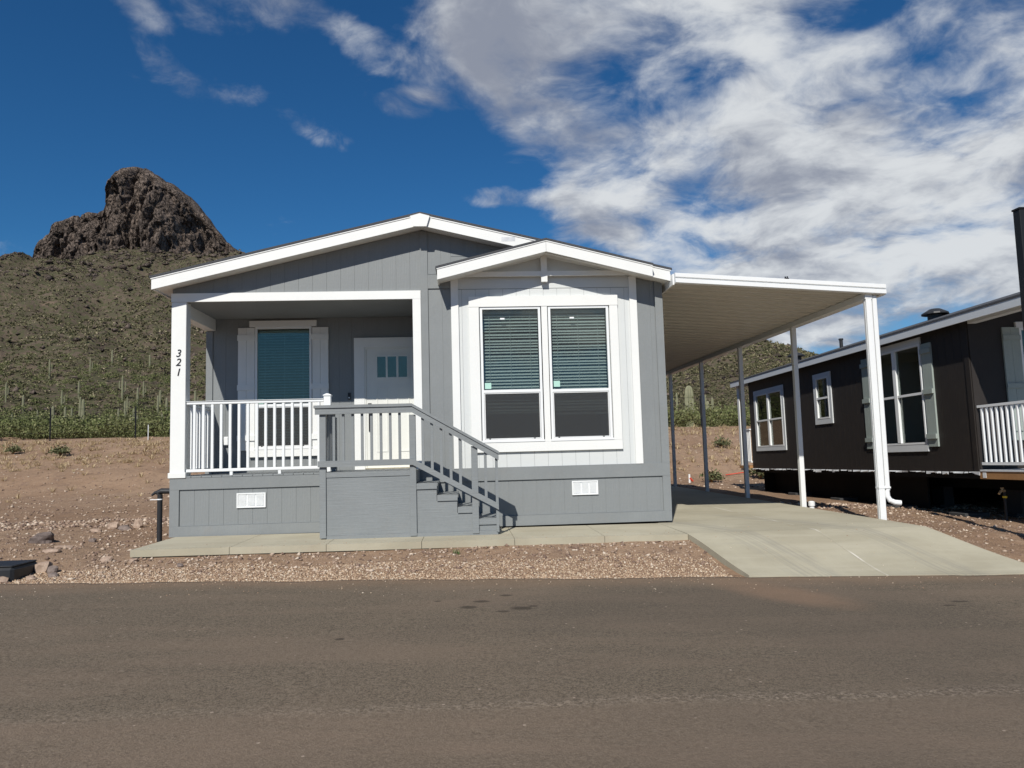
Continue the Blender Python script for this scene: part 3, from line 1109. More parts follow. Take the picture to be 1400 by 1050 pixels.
# dry bunch grass on the bank
def grass(name, P, h, blades, mat, seed):
    r2_ = np.random.default_rng(seed)
    n = len(P)
    Pn = np.repeat(P, blades, 0)
    hh = np.repeat(h, blades) * (0.6 + 0.6 * r2_.random(n * blades))
    a = r2_.random(n * blades) * 6.283
    lean = 0.5 + 1.5 * r2_.random(n * blades)
    base = Pn + np.stack([np.cos(a) * hh * 0.25, np.sin(a) * hh * 0.25, 0 * a], 1)
    tip = base + np.stack([np.cos(a) * hh * lean * 0.7, np.sin(a) * hh * lean * 0.7, hh], 1)
    wv = np.stack([-np.sin(a), np.cos(a), 0 * a], 1) * (hh * 0.055)[:, None]
    V_ = np.stack([base - wv, base + wv, tip + wv * 0.25, tip - wv * 0.25], 1).reshape(-1, 3)
    o = mobj(name, fast_mesh(name, V_, np.arange(len(V_)).reshape(-1, 4), mat))
    o['kind'] = 'stuff'
    return o


px = np.r_[r_.uniform(-30, 0, 3600), r_.uniform(7, 26, 1900), r_.uniform(-26, 0, 420)]
py = np.r_[21.0 + 8.8 * r_.random(3600) ** 0.8, 18 + 12 * r_.random(1900), r_.uniform(13, 22, 420)]
kp = fbm(px * 0.25, py * 0.4, None, 3, 77) + 0.3 * (r_.random(len(px)) - 0.5) > 0.47
kp[-420:] = r_.random(420) > 0.65
px, py = px[kp], py[kp]
P = np.stack([px, py, ground_z(px, py)], 1)
gr = grass('dry_grass', P, 0.05 + 0.15 * r_.random(len(P)) ** 2.0, 22, 'dry_grass', 15)
gr['label'] = 'dry straw coloured bunch grass scattered over the bare bank'

# gravel strip along the road and stones in the soil
n = 34000
px = r_.uniform(-1.8, 7.05, n)
e = road_edge(px)
py = e - 0.03 + 0.80 * r_.random(n) ** 1.35 * (0.75 + 0.5 * fbm(px * 1.3, px * 0, None, 3, 81))
keep = ~((px > 0.1) & (py > -1.52))
px, py = px[keep], py[keep]
sz1 = 0.005 + 0.011 * r_.random(len(px)) ** 2.0
V, F = pebbles(np.stack([px, py, ground_z(px, py) + sz1 * 0.25], 1), sz1, 31)
# strays kicked on to the asphalt
ax_ = r_.uniform(-2, 11, 900)
ay_ = road_edge(ax_) - 0.02 - 0.9 * r_.random(900) ** 3.0
as_ = 0.003 + 0.006 * r_.random(900) ** 2
V3, F3 = pebbles(np.stack([ax_, ay_, road_z(ax_) + 0.005 + as_ * 0.2], 1), as_, 35)
V, F = np.r_[V, V3], np.r_[F, F3 + len(V)]
gv = mobj('gravel', fast_mesh('gravel', V, F, 'gravel'))
gv['kind'] = 'stuff'
gv['label'] = 'strip of pale tan gravel between road and walkway'
n = 15000
px = np.r_[r_.uniform(-9, 0.0, n), r_.uniform(-0.3, 7.05, 5200), r_.uniform(10.15, 14.5, 6500), r_.uniform(-26, -0.2, 9000), r_.uniform(8, 26, 4500)]
py = np.r_[-2.6 + 7.5 * r_.random(n) ** 1.3, r_.uniform(-2.4, -1.45, 5200), -3.0 + 7.5 * r_.random(6500), r_.uniform(3, 30, 9000), r_.uniform(11.8, 30, 4500)]
keep = (py > road_edge(px) + 0.0) & ~((px > 0.05) & (px < 10.1) & (py > -1.52))
px, py = px[keep], py[keep]
sz1 = 0.006 + 0.026 * r_.random(len(px)) ** 5 + (0.006 + 0.035 * r_.random(len(px)) ** 3) * (py > 3)
V, F = pebbles(np.stack([px, py, ground_z(px, py) + sz1 * 0.2], 1), sz1, 33)
gv = mobj('loose_stones', fast_mesh('loose_stones', V, F, 'dark_gravel'))
gv['kind'] = 'stuff'
gv['label'] = 'loose stones lying over the reddish bare soil'


# single stones and the boulder
def stone_mesh(name, rx, ry, rz, mat, seed, sub=2):
    bm = bmesh.new()
    bmesh.ops.create_icosphere(bm, subdivisions=sub, radius=1.0)
    co = np.array([v.co[:] for v in bm.verts])
    d = 1 + 0.55 * (fbm(co[:, 0] * 1.3 + seed, co[:, 1] * 1.3, co[:, 2] * 1.3, 4, seed) - 0.5) * 2
    co = np.sign(co) * np.abs(co) ** 0.8 * d[:, None] * np.array([rx, ry, rz])
    for v, c in zip(bm.verts, co):
        v.co = c
    me = bpy.data.meshes.new(name)
    bm.to_mesh(me)
    bm.free()
    me.materials.append(MT[mat])
    return me


def stone(x, y, rx, ry, rz, mat, seed, label, group=None, name='rock', sub=2, zoff=0.35, rot=0.0):
    o = mobj(name, stone_mesh(name, rx, ry, rz, mat, seed, sub), None, (x, y, float(ground_z(x, y)) + rz * zoff))
    o.rotation_euler = (0, 0, rot)
    tag(o, label, 'rock', group)
    return o


stone(-2.08, 0.66, 0.165, 0.11, 0.115, 'dark_stone', 4, 'dark brown boulder with flat grey top alone on the bare soil', sub=3, name='boulder')
LS = 'stones left of the standpipe'
stone(-1.95, 2.65, 0.11, 0.08, 0.085, 'pale_stone', 6, 'pale rounded stone farthest left in the cluster left of the black standpipe', LS)
stone(-1.66, 2.42, 0.10, 0.07, 0.06, 'stone', 8, 'dark jagged stone in the cluster left of the standpipe', LS)
stone(-1.60, 2.80, 0.08, 0.06, 0.10, 'pale_stone', 9, 'tall pale stone of the cluster, nearest the black standpipe', LS)
stone(-1.90, 1.92, 0.09, 0.06, 0.05, 'pale_stone', 10, 'low flat pale stone between boulder and standpipe', LS)
stone(-1.26, 0.46, 0.055, 0.04, 0.04, 'stone', 12, 'small dark split stone right of the boulder', LS)
BS = 'rocks beside the utility box'
stone(-0.66, -1.95, 0.085, 0.07, 0.085, 'pale_stone', 14, 'tan rounded rock touching the black utility box', BS)
stone(-0.52, -2.03, 0.06, 0.05, 0.06, 'stone', 15, 'grey rock second from the black utility box', BS)
stone(-0.86, -2.46, 0.10, 0.05, 0.045, 'pale_stone', 16, 'flat pale rock in front of the utility box at the road edge', BS)
stone(-0.42, -2.20, 0.05, 0.045, 0.035, 'stone', 17, 'small brown rock third from the black utility box', BS)
stone(-0.60, -2.32, 0.055, 0.04, 0.035, 'pale_stone', 25, 'small tan rock at the right corner of the utility box', BS)
stone(-1.06, -0.72, 0.13, 0.06, 0.032, 'pale_stone', 18, 'flat tan slab of rock halfway from box to walkway', BS)
stone(-1.02, -1.10, 0.11, 0.05, 0.030, 'pale_stone', 19, 'long low pinkish rock behind the utility box', BS)
VS = 'stones on the verge'
stone(-0.14, -1.56, 0.075, 0.05, 0.042, 'pale_stone', 24, 'tan stone left of the walkway end', VS)
stone(0.22, -1.66, 0.05, 0.04, 0.03, 'pale_stone', 22, 'pale stone just off the left corner of the walkway', VS)
stone(0.86, -1.95, 0.035, 0.03, 0.03, 'stone', 23, 'small reddish stone alone on smooth soil in front of the walkway', VS)

# little weed by the walkway
wp = np.array([[4.05, -1.78, float(ground_z(4.05, -1.78))]])
wv = grass('weed', np.repeat(wp, 3, 0) + r_.normal(size=(3, 3)) * [0.02, 0.02, 0], np.full(3, 0.05), 14, 'weed_leaf', 44)
del wv['kind']
tag(wv, 'tiny green weed growing in the soil beside the walkway', 'weed')


# ------------------------------------------------------------------ shrubs, cacti, fence
def shrub(x, y, rad_, n, label, seed):
    t_ = thing('desert_shrub', label, 'shrub', (x, y, float(ground_z(x, y))), 'shrubs on the graded bank')
    z0 = float(ground_z(x, y))
    V_, F_ = leaves(np.array([[x, y, z0 + rad_ * 0.38], [x + rad_ * 0.35, y - 0.1, z0 + rad_ * 0.3]]), np.array([rad_, rad_ * 0.75]), n, rad_ * 0.22, 0.85, seed, 0.8, 0.15)
    mobj('foliage', fast_mesh('foliage', V_, F_, 'shrub_leaf'), t_)
    mb = MB()
    rr = random.Random(seed)
    for i in range(7):
        a = i * 0.9 + rr.random()
        mb.tube([(x, y, z0 - 0.02), (x + math.cos(a) * rad_ * 0.3, y + math.sin(a) * rad_ * 0.3, z0 + rad_ * 0.5), (x + math.cos(a) * rad_ * 0.6, y + math.sin(a) * rad_ * 0.6, z0 + rad_ * (0.7 + 0.4 * rr.random()))], [0.02, 0.012, 0.005], 5)
    mb.build('stem', 'bare_wood', t_)


shrub(-16.7, 25.4, 0.42, 260, 'pale grey green shrub on the bank, further from the porch post', 3)
shrub(-14.2, 24.6, 0.46, 380, 'dark green round shrub on the bank, nearer the porch post', 4)
shrub(15.9, 22.9, 0.42, 300, 'dry twiggy shrub high on the bank seen under the carport', 5)
shrub(13.3, 16.6, 0.42, 320, 'sage shrub low on the bank between the two rear carport posts', 6)
shrub(15.4, 17.2, 0.5, 340, 'sage green shrub beside the red pipe behind the brown house', 7)


def cactus_mesh(name, h, arms, seed, fat=0.24):
    bm_v, bm_f = [], []
    nr = 24

    def col(pts, rad):
        b0 = len(bm_v)
        for i, p in enumerate(pts):
            p = Vector(p)
            d = (Vector(pts[min(i + 1, len(pts) - 1)]) - Vector(pts[max(i - 1, 0)])).normalized()
            a = d.cross(Vector((0.13, 1, 0.02))).normalized()
            b_ = d.cross(a)
            for q in range(nr):
                rr = rad[i] * (1.0 if q % 2 == 0 else 0.80)
                bm_v.append((p + (a * math.cos(6.28319 * q / nr) + b_ * math.sin(6.28319 * q / nr)) * rr)[:])
        for i in range(len(pts) - 1):
            for q in range(nr):
                bm_f.append((b0 + i * nr + q, b0 + i * nr + (q + 1) % nr, b0 + (i + 1) * nr + (q + 1) % nr, b0 + (i + 1) * nr + q))
        bm_f.append(tuple(b0 + (len(pts) - 1) * nr + q for q in range(nr)))
    hs2 = [0, 0.1, 0.3, 0.5, 0.7, 0.85, 0.93, 0.97, 0.99, 1.0]
    pr_ = [0.85, 0.9, 1.0, 1.05, 1.0, 0.92, 0.78, 0.58, 0.38, 0.12]
    col([(0, 0, h * t_ - 0.1) for t_ in hs2], [fat * p for p in pr_])
    for (az_, z0, out, hh) in arms:
        ca, sa = math.cos(az_), math.sin(az_)
        pts, rd = [], []
        for t_ in np.linspace(0, 1, 6):
            an = t_ * math.pi / 2
            pts.append((ca * (fat * 0.5 + out * math.sin(an)), sa * (fat * 0.5 + out * math.sin(an)), z0 + out * 0.8 * (1 - math.cos(an))))
            rd.append(fat * 0.62)
        x_, y_, z_ = pts[-1]
        for t_, q in ((0.3, 0.66), (0.7, 0.62), (0.9, 0.5), (0.97, 0.32), (1.0, 0.1)):
            pts.append((x_, y_, z_ + hh * t_))
            rd.append(fat * q)
        col(pts, rd)
    me = bpy.data.meshes.new(name)
    me.from_pydata(bm_v, [], bm_f)
    for p in me.polygons:
        p.use_smooth = False
    me.materials.append(MT['cactus'])
    return me


CAC = [cactus_mesh('saguaro', 5.0, [], 1, 0.24), cactus_mesh('saguaro', 5.5, [(0.2, 2.0, 0.5, 1.6)], 2, 0.22),
       cactus_mesh('saguaro', 6.0, [(0.1, 2.2, 0.55, 1.9), (3.0, 2.7, 0.5, 1.6)], 3, 0.23),
       cactus_mesh('saguaro', 4.0, [], 4, 0.23)]


def cactus(k, d, kind, sc, label, group=None):
    x, y = from_ld(k * d, d)
    o = mobj('saguaro', CAC[kind] if isinstance(kind, int) else kind, None, (float(x), float(y), float(land_z(x, y)) - 0.1))
    o.scale = (sc, sc, sc)
    o.rotation_euler = (0, 0, (k * 37) % 1.2 - 0.6)
    tag(o, label, 'cactus', group)
    return o


def kx(px_):
    return (px_ - 700) / 1030.64


LEFTL = 'small slender saguaro among the green scrub left of the house'
rr = random.Random(3)
LEFTC = [(29, 150, 3, 0.9), (40, 120, 3, 0.75), (14, 130, 3, 0.7), (31, 118, 3, 0.7), (49, 140, 0, 0.55), (57, 112, 3, 0.6), (73.5, 120, 3, 0.8), (82, 155, 1, 0.8), (87, 135, 0, 0.8), (96, 140, 0, 0.65),
                          (135, 128, 3, 0.75), (141, 118, 3, 0.7), (147, 122, 3, 0.75), (160, 135, 0, 0.75), (169, 140, 0, 0.85), (172, 150, 1, 0.7), (186, 160, 0, 0.85), (194, 165, 1, 0.75), (214, 150, 0, 0.8), (220, 130, 3, 0.85),
                          (217, 160, 3, 0.9), (226, 150, 3, 0.9), (5, 160, 3, 0.8), (64, 190, 1, 0.9), (120, 190, 1, 0.8), (150, 200, 0, 0.9), (202, 200, 0, 0.9), (265, 150, 0, 0.9), (270, 130, 0, 0.8), (105, 165, 0, 0.8), (178, 125, 3, 0.8), (263, 118, 1, 0.7)]
RIGHTC = [(934, 90, 3, 0.7), (930, 120, 3, 0.8), (949, 95, 0, 0.6), (1003, 130, 0, 0.7), (977, 110, 3, 0.6), (990, 140, 3, 0.7), (1041, 120, 1, 0.8), (964, 190, 0, 1.0), (925, 200, 0, 1.0)]
LEFTC = [(p_, d_, 1 if i_ % 5 == 2 else k_, s_) for i_, (p_, d_, k_, s_) in enumerate(LEFTC)]
LOOK = {0: 'tall thin saguaro', 1: 'one armed saguaro', 3: 'short straight saguaro'}


def left_label(px_, d, kd):
    where = 'left of the left fence post' if px_ < 70 else ('between the two fence posts' if px_ < 184 else ('left of the white porch post' if px_ < 236 else 'seen through the porch opening'))
    return LOOK[kd] + ' ' + ('high on the hillside' if d > 158 else ('on the lower slope' if d > 132 else 'in the green scrub')) + ', ' + where


def right_label(px_, d, kd):
    where = 'left of the fat saguaro' if px_ < 942 else ('between the rear two carport posts' if px_ < 967 else ('right of the wide armed saguaro' if px_ < 1020 else 'by the brown house'))
    return LOOK[kd] + ' ' + ('high on the right hill' if d > 150 else ('on the lower right hill' if d > 115 else 'in the green scrub')) + ', ' + where


ORD = ['leftmost of them', 'second from left', 'third from left', 'fourth from left', 'fifth from left', 'sixth from left']
for lst_, fn_, grp_ in ((LEFTC, left_label, 'saguaros scattered left of the house'), (RIGHTC, right_label, 'saguaros behind the carport')):
    same = {}
    for c_ in sorted(lst_):
        same.setdefault(fn_(*c_[:3]), []).append(c_)
    for lab_, cs_ in same.items():
        for i_, (px_, d, kd, sc) in enumerate(cs_):
            cactus(kx(px_), d, kd, sc, lab_ if len(cs_) == 1 else lab_ + ', ' + ORD[i_], grp_)
cactus(kx(70), 118, 0, 1.08, 'tallest lone saguaro behind the left fence post')
cactus(kx(65), 112, 3, 0.8, 'thick short saguaro right against the tallest one')
cactus(kx(107.5), 135, 1, 1.05, 'left one of a close pair of tall pale saguaros')
cactus(kx(111.5), 134, 0, 1.1, 'right one of a close pair of tall pale saguaros')
cactus(kx(165), 165, 2, 0.95, 'saguaro with raised arms up the slope behind the right fence post')
cactus(kx(181), 122, 2, 0.85, 'branched saguaro beside the right fence post')
cactus(kx(942), 70, cactus_mesh('saguaro', 4.4, [], 7, 0.42), 1.0, 'fat pale round topped saguaro under the carport roof')
cactus(kx(967), 80, cactus_mesh('saguaro', 3.4, [(0.05, 1.6, 0.75, 1.5), (3.1, 1.7, 0.6, 1.8)], 9, 0.19), 1.0, 'saguaro with two wide curved arms behind a carport post')

fence = thing('wire_fence', 'thin wire fence on dark steel posts along the top of the bank', 'fence', (0, 30, 2.3))
for i in range(-3, 14):
    x = -17.5 + 4.35 * i
    z = float(ground_z(x, 30.0))
    mb = MB()
    mb.box(x - 0.03, x + 0.03, 29.98, 30.02, z - 0.2, z + 1.75)
    mb.box(x - 0.008, x + 0.008, 29.95, 29.98, z - 0.2, z + 1.75)
    mb.build('fence_post', 'black_metal', fence)
for h in (0.4, 0.8, 1.2, 1.65):
    pts = [(-17.5 + 4.35 * i, 29.95, float(ground_z(-17.5 + 4.35 * i, 30.0)) + h) for i in range(-3, 14)]
    MB().tube(pts, 0.006, 4).build('wire', 'black_metal', fence)
stk = B('marker_stake', 'grey_trim', None, -12.11, -12.075, 29.0, 29.03, 2.1, 2.95)
tag(stk, 'thin pale wooden stake in the bank near the house corner', 'stake')

# ------------------------------------------------------------------ concrete
def slab_z(x, y):
    """top of the walkway and driveway; the drive falls to the road"""
    z = 0.012 - 0.005 * x
    if y < -1.45 and x > 6.9:
        t = min(1.0, (-1.45 - y) / 1.6)
        z = z + (float(road_z(x)) + 0.012 - z) * (t * t * (3 - 2 * t) * 0.35 + t * 0.65)
    return z


def slab_panel(name, x0, x1, y0, y1, mat, parent, thick=0.085, nx=2, ny=2, front=None, gap=0.003):
    xs_ = np.linspace(x0 + gap, x1 - gap, nx)
    mb = MB()
    vs, fs = [], []
    rows = []
    for j in range(ny):
        for x in xs_:
            ya = (front(x) if front else y0) + gap
            y = ya + (y1 - gap - ya) * j / (ny - 1)
            fl = 0.42 * min(1.0, max(0.0, (-1.45 - y) / 1.6)) ** 1.6 if (front and x > 10.0) else 0.0
            fl = 0.20 * min(1.0, max(0.0, (-1.45 - y) / 1.5)) if (front and x < 7.05) else fl
            vs.append((x + fl, y, slab_z(x, y)))
    n = nx * ny
    vs += [(v[0], v[1], v[2] - thick) for v in vs]
    for j in range(ny - 1):
        for i in range(nx - 1):
            a = j * nx + i
            fs.append((a, a + 1, a + nx + 1, a + nx))
            fs.append((n + a, n + a + nx, n + a + nx + 1, n + a + 1))
    ring = list(range(nx)) + [j * nx + nx - 1 for j in range(1, ny)] + [(ny - 1) * nx + i for i in range(nx - 2, -1, -1)] + [j * nx for j in range(ny - 2, 0, -1)]
    for q in range(len(ring)):
        a, b = ring[q], ring[(q + 1) % len(ring)]
        fs.append((a, n + a, n + b, b))
    mb.add(vs, fs)
    return mb.build(name, mat, parent)


walk = bpy.data.objects.new('walkway', None)
COL.objects.link(walk)
walk['kind'] = 'structure'
walk['label'] = 'narrow concrete walkway along the front of the grey house'
jx = [0.10, 1.28, 2.45, 3.62, 4.78, 5.92, 6.99]
for a, b in zip(jx[:-1], jx[1:]):
    slab_panel('concrete_panel', a, b, -1.50, -0.05, 'concrete_walk', walk)
slab_panel('concrete_panel', -0.42, 0.10, -1.5, 0.25, 'concrete_walk', walk) if False else None
# bed under the joints
B('joint_bed', 'concrete_walk', walk, 0.12, 6.97, -1.46, -0.08, -0.10, -0.050)
drive = bpy.data.objects.new('driveway', None)
COL.objects.link(drive)
drive['kind'] = 'structure'
drive['label'] = 'pale concrete driveway running from the road to under the carport'
for xa, xb in ((6.99, 8.66), (8.66, 10.16)):
    slab_panel('concrete_panel', xa, xb, -3.0, -1.45, 'concrete_drive', drive, 0.12, 5, 12, front=lambda x: float(road_edge(x)) - 0.05, gap=0.0012)
    for ya, yb in ((-1.45, 1.35), (1.35, 4.3), (4.3, 7.4), (7.4, 11.6)):
        slab_panel('concrete_panel', xa, xb, ya, yb, 'concrete_drive', drive, 0.12, 2, 2, gap=0.002)
B('joint_bed', 'concrete_drive', drive, 7.0, 10.15, -1.45, 11.5, -0.14, -0.062)

# ------------------------------------------------------------------ the grey house
HW = 7.2
home = thing('mobile_home', 'grey single storey manufactured home with white trim, open porch and house number 321', 'house', (3.6, 0, 0))


def zt(x):
    return 4.56 - 0.237 * abs(x - 3.6)


def zg(x):
    return 4.125 - 0.25 * abs(x - 5.42)


def xz(name, mat, pts, y0, y1, parent=home):
    return MB().prism(pts, y0, y1, 'xz').build(name, mat, parent)


def slope_prism(name, mat, fn, x0, x1, xr, lo, hi, y0, y1, parent=home):
    xs_ = [x0] + ([xr] if x0 < xr < x1 else []) + [x1]
    pts = [(x, fn(x) + hi) for x in xs_] + [(x, fn(x) + lo) for x in reversed(xs_)]
    return xz(name, mat, pts, y0, y1, parent)


BOARD_CACHE = {}


def board(pts, y0, y1, mat, parent):
    """one siding board; equal boards share a mesh"""
    x0, z0 = pts[0]
    key = (mat, round(y1 - y0, 4)) + tuple((round(p[0] - x0, 3), round(p[1] - z0, 3)) for p in pts)
    if key not in BOARD_CACHE:
        BOARD_CACHE[key] = MB().prism([(p[0] - x0, p[1] - z0) for p in pts], 0, y1 - y0, 'xz').mesh('siding_board', mat)
    o = bpy.data.objects.new('siding_board', BOARD_CACHE[key])
    link(o, parent)
    o.location = (x0, y0, z0)
    return o


def boards(x0, x1, zb, ztop, y, mat, parent=home, pitch=0.2032, gap=0.005, holes=(), th=0.018, phase=0.0):
    """ztop number or function; holes (xa,xb,za,zb)"""
    f = ztop if callable(ztop) else (lambda x: ztop)
    x = x0 - phase
    while x < x1 - 0.02:
        a, b = max(x, x0) + gap / 2, min(x + pitch, x1) - gap / 2
        x += pitch
        if b - a < 0.02:
            continue
        cuts = [a, b]
        for h in holes:
            for c in h[:2]:
                if a + 0.01 < c < b - 0.01:
                    cuts.append(c)
        if abs(3.6 - (a + b) / 2) < (b - a) / 2 and callable(ztop):
            cuts.append(3.6)
        cuts.sort()
        for ca, cb in zip(cuts[:-1], cuts[1:]):
            mid = (ca + cb) / 2
            segs = [(zb, None)]
            for h in holes:
                if h[0] < mid < h[1]:
                    segs = [(zb, h[2]), (h[3], None)]
            for s0, s1 in segs:
                ta, tb = (s1, s1) if s1 is not None else (f(ca), f(cb))
                if min(ta, tb) - s0 < 0.01:
                    continue
                board([(ca, s0), (cb, s0), (cb, tb), (ca, ta)], y, y + th, mat, parent)


PB = 1.46   # depth of the porch recess
# inner wall sheets behind the boards, with true openings
wl = MB()
wl.prism([(0.0, 3.36), (HW, 3.36), (HW, zt(HW) - 0.16), (3.6, zt(3.6) - 0.16), (0, zt(0) - 0.16)], 0.0045, 0.12, 'xz')     # gable
wl.box(3.58, 4.44, 0.0040, 0.12, 0.0, 3.3595)
wl.box(6.38, HW, 0.0040, 0.12, 0.0, 3.3595)
wl.box(4.44, 6.38, 0.0040, 0.12, 0.0, 1.22)
wl.box(4.44, 6.38, 0.0040, 0.12, 3.21, 3.3595)
wl.box(0.0, 3.58, 0.0042, 0.12, 0.0, 0.80)
wl.box(0.0, 0.80, PB + 0.0042, PB + 0.12, 0.8, 3.40)
wl.box(1.69, HW - 0.12, PB + 0.0195, PB + 0.12, 0.8, 3.4) if False else None
wl.box(1.69, 3.46, PB + 0.0042, PB + 0.12, 0.8, 3.40)
wl.box(0.80, 1.69, PB + 0.0042, PB + 0.12, 0.8, 1.21)
wl.box(0.80, 1.69, PB + 0.0042, PB + 0.12, 3.21, 3.40)
wl.box(3.462, 3.5795, 0.121, PB + 0.12, 0.8, 3.40)          # porch side wall
wl.box(0.0, 0.12, PB + 0.121, 15.0, 0.0, 3.50)
wl.box(HW - 0.12, HW, 0.121, 15.0, 0.0, 3.50)
wl.box(0.121, HW - 0.121, 14.88, 15.0, 0.0, 3.6)
wl.box(0.0, 0.12, 0.121, PB + 0.12, 0.0, 0.795)
wl.build('wall', 'grey_paint', home)
inn = MB()
inn.box(3.59, HW - 0.125, 0.13, 5.0, 0.78, 0.84)
inn.box(3.59, HW - 0.125, 0.13, 5.0, 3.30, 3.34)
inn.box(3.59, HW - 0.125, 5.0, 5.08, 0.84, 3.30)
inn.box(0.125, 3.45, PB + 0.13, 5.0, 0.78, 0.84)
inn.box(0.125, 3.45, PB + 0.13, 5.0, 3.30, 3.34)
inn.box(0.125, 3.45, 5.0, 5.08, 0.84, 3.30)
inn.box(3.585, 3.60, 0.13, 5.0, 0.84, 3.30)
inn.box(HW - 0.14, HW - 0.125, 0.13, 5.0, 0.84, 3.30)
inn.box(0.125, 0.14, PB + 0.13, 5.0, 0.84, 3.30)
inn.box(3.44, 3.455, PB + 0.13, 5.0, 0.84, 3.30)
inn.build('interior', 'interior_wall', home)

# siding, board by board
boards(0.0, 3.66, 3.488, lambda x: zt(x) - 0.155, 0.0, 'grey_paint', phase=0.03)
boards(3.68, 4.03, 3.735, lambda x: zt(x) - 0.155, 0.0, 'grey_paint')
boards(4.03, 7.2, 4.0, lambda x: max(zt(x) - 0.155, 4.0), 0.0, 'grey_paint')
boards(3.69, 4.025, 0.83, 3.505, 0.0, 'grey_paint')
boards(6.81, 7.075, 0.83, 3.60, 0.0, 'grey_paint')
boards(4.03, 6.805, 0.852, 3.495, 0.0, 'bay_siding_paint', gap=0.0035, holes=[(4.44, 6.38, 1.22, 3.21)], phase=0.05)
xz('siding_panel', 'bay_siding_paint', [(4.03, 3.503), (6.805, 3.503), (6.805, zg(6.805) - 0.14), (5.42, zg(5.42) - 0.14), (4.03, zg(4.03) - 0.14)], -0.0015, 0.0175)
boards(0.11, 3.45, 0.85, 3.36, PB, 'grey_paint', holes=[(0.80, 1.69, 1.21, 3.21), (2.55, 3.45, 0.85, 2.9)])
boards(0.135, 7.08, 0.152, 0.662, 0.0, 'grey_paint')

# flat trim boards painted like the siding
def tb(mat, *a, nm='trim_board', parent=home):
    return B(nm, mat, parent, *a)


tb('grey_paint', 0.0, HW, -0.022, 0.0, 0.004, 0.150)               # base board
tb('grey_paint', 0.0, 3.45, -0.022, 0.0, 0.664, 0.8265)
tb('grey_paint', 3.45, HW, -0.022, 0.0, 0.664, 0.8495)
tb('grey_paint', 0.0, 0.13, -0.020, 0.0, 0.151, 0.663, nm='corner_board')
tb('grey_paint', 7.085, HW + 0.002, -0.020, 0.0, 0.151, 0.663, nm='corner_board')
tb('grey_paint', 7.085, HW + 0.002, -0.020, 0.0, 0.8505, 3.60, nm='corner_board')
tb('grey_paint', 3.577, 3.685, -0.018, 0.0, 0.8505, 4.38, nm='corner_board')
tb('grey_paint', 3.687, 4.025, -0.018, 0.0, 3.515, 3.725)
tb('grey_paint', 0.0, 0.105, PB - 0.018, PB, 0.85, 3.17, nm='corner_board')

# white trim
tb('white_paint', 4.022, 4.132, -0.030, -0.0005, 0.852, 3.664, nm='bay_trim')
tb('white_paint', 6.697, 6.806, -0.030, -0.0005, 0.852, 3.664, nm='bay_trim')
tb('white_paint', -0.008, 3.577, -0.030, -0.0005, 3.362, 3.486, nm='porch_header')
tb('white_paint', 3.458, 3.576, -0.028, -0.0005, 0.851, 3.361, nm='porch_trim')
tb('white_paint', 0.0, 3.45, 0.0005, 0.13, 3.362, 3.372, nm='header_soffit')
pp = B('porch_post', 'white_paint', home, -0.004, 0.205, -0.020, 0.16, 0.828, 3.361, c=0.005)
B('post_base', 'white_paint', pp, -0.022, 0.223, -0.038, 0.178, 0.829, 0.905, c=0.004)
tb('white_paint', 0.0, 0.15, 0.161, PB - 0.02, 3.175, 3.361, nm='side_beam')
tb('grey_paint', 0.151, 3.45, 0.131, PB - 0.001, 3.362, 3.374, nm='porch_ceiling')
# porch floor planks
for i in range(24):
    x0 = 0.01 + i * 0.143
    if i == 0:
        PM = MB().bbox(0, 0.138, -0.018, PB - 0.02, 0, 0.024, c=0.003).mesh('porch_plank', 'grey_deck_paint')
    mobj('porch_plank', PM, home, (x0, 0, 0.828))

# numbers on the corner post
for ch, z in (('3', 2.565), ('2', 2.435), ('1', 2.29)):
    cu = bpy.data.curves.new('house_number', 'FONT')
    cu.body = ch
    cu.size = 0.152
    cu.shear = 0.22
    cu.extrude = 0.003
    cu.align_x = 'CENTER'
    cu.materials.append(MT['black_metal'])
    tmp = bpy.data.objects.new('tmp', cu)
    COL.objects.link(tmp)
    me = bpy.data.meshes.new_from_object(tmp.evaluated_get(bpy.context.evaluated_depsgraph_get()))
    bpy.data.objects.remove(tmp)
    me.name = 'house_number'
    if not me.materials:
        me.materials.append(MT['black_metal'])
    o = bpy.data.objects.new('house_number', me)
    link(o, home)
    o.rotation_euler = (R(90), 0, 0)
    o.location = (0.098, -0.0245, z)
    o['label'] = 'black numeral %s on the white porch post' % ch

# roof
roof = slope_prism('roof', 'white_paint', zt, -0.165, 7.255, 3.6, -0.150, 0.0, -0.254, 15.2)
slope_prism('shingle_layer', 'shingle', zt, -0.215, 7.29, 3.6, 0.004, 0.030, -0.300, 15.25, roof)
slope_prism('drip_edge', 'white_paint', zt, -0.2, 7.275, 3.6, -0.018, 0.003, -0.290, -0.2815, roof)
for nm, xa, xb in (('fascia_board', -0.19, 3.598), ('fascia_board', 3.602, 7.262)):
    slope_prism(nm, 'white_paint', zt, xa, xb, 3.6, -0.166, -0.0, -0.281, -0.2555)
xz('ridge_block', 'white_paint', [(3.505, 4.368), (3.695, 4.368), (3.742, zt(3.742) - 0.004), (3.6, 4.562), (3.458, zt(3.458) - 0.004)], -0.318, -0.2815)
B('eave_board', 'white_paint', home, -0.19, -0.1655, -0.254, 15.2, zt(-0.19) - 0.166, zt(-0.19) - 0.002)
B('eave_board', 'white_paint', home, 7.2555, 7.275, -0.254, 15.2, zt(7.27) - 0.166, zt(7.27) - 0.002)
B('film_strip', 'house_wrap', home, 4.78, 4.98, -0.2835, -0.2815, zt(4.9) - 0.105, zt(4.9) - 0.045).data.name
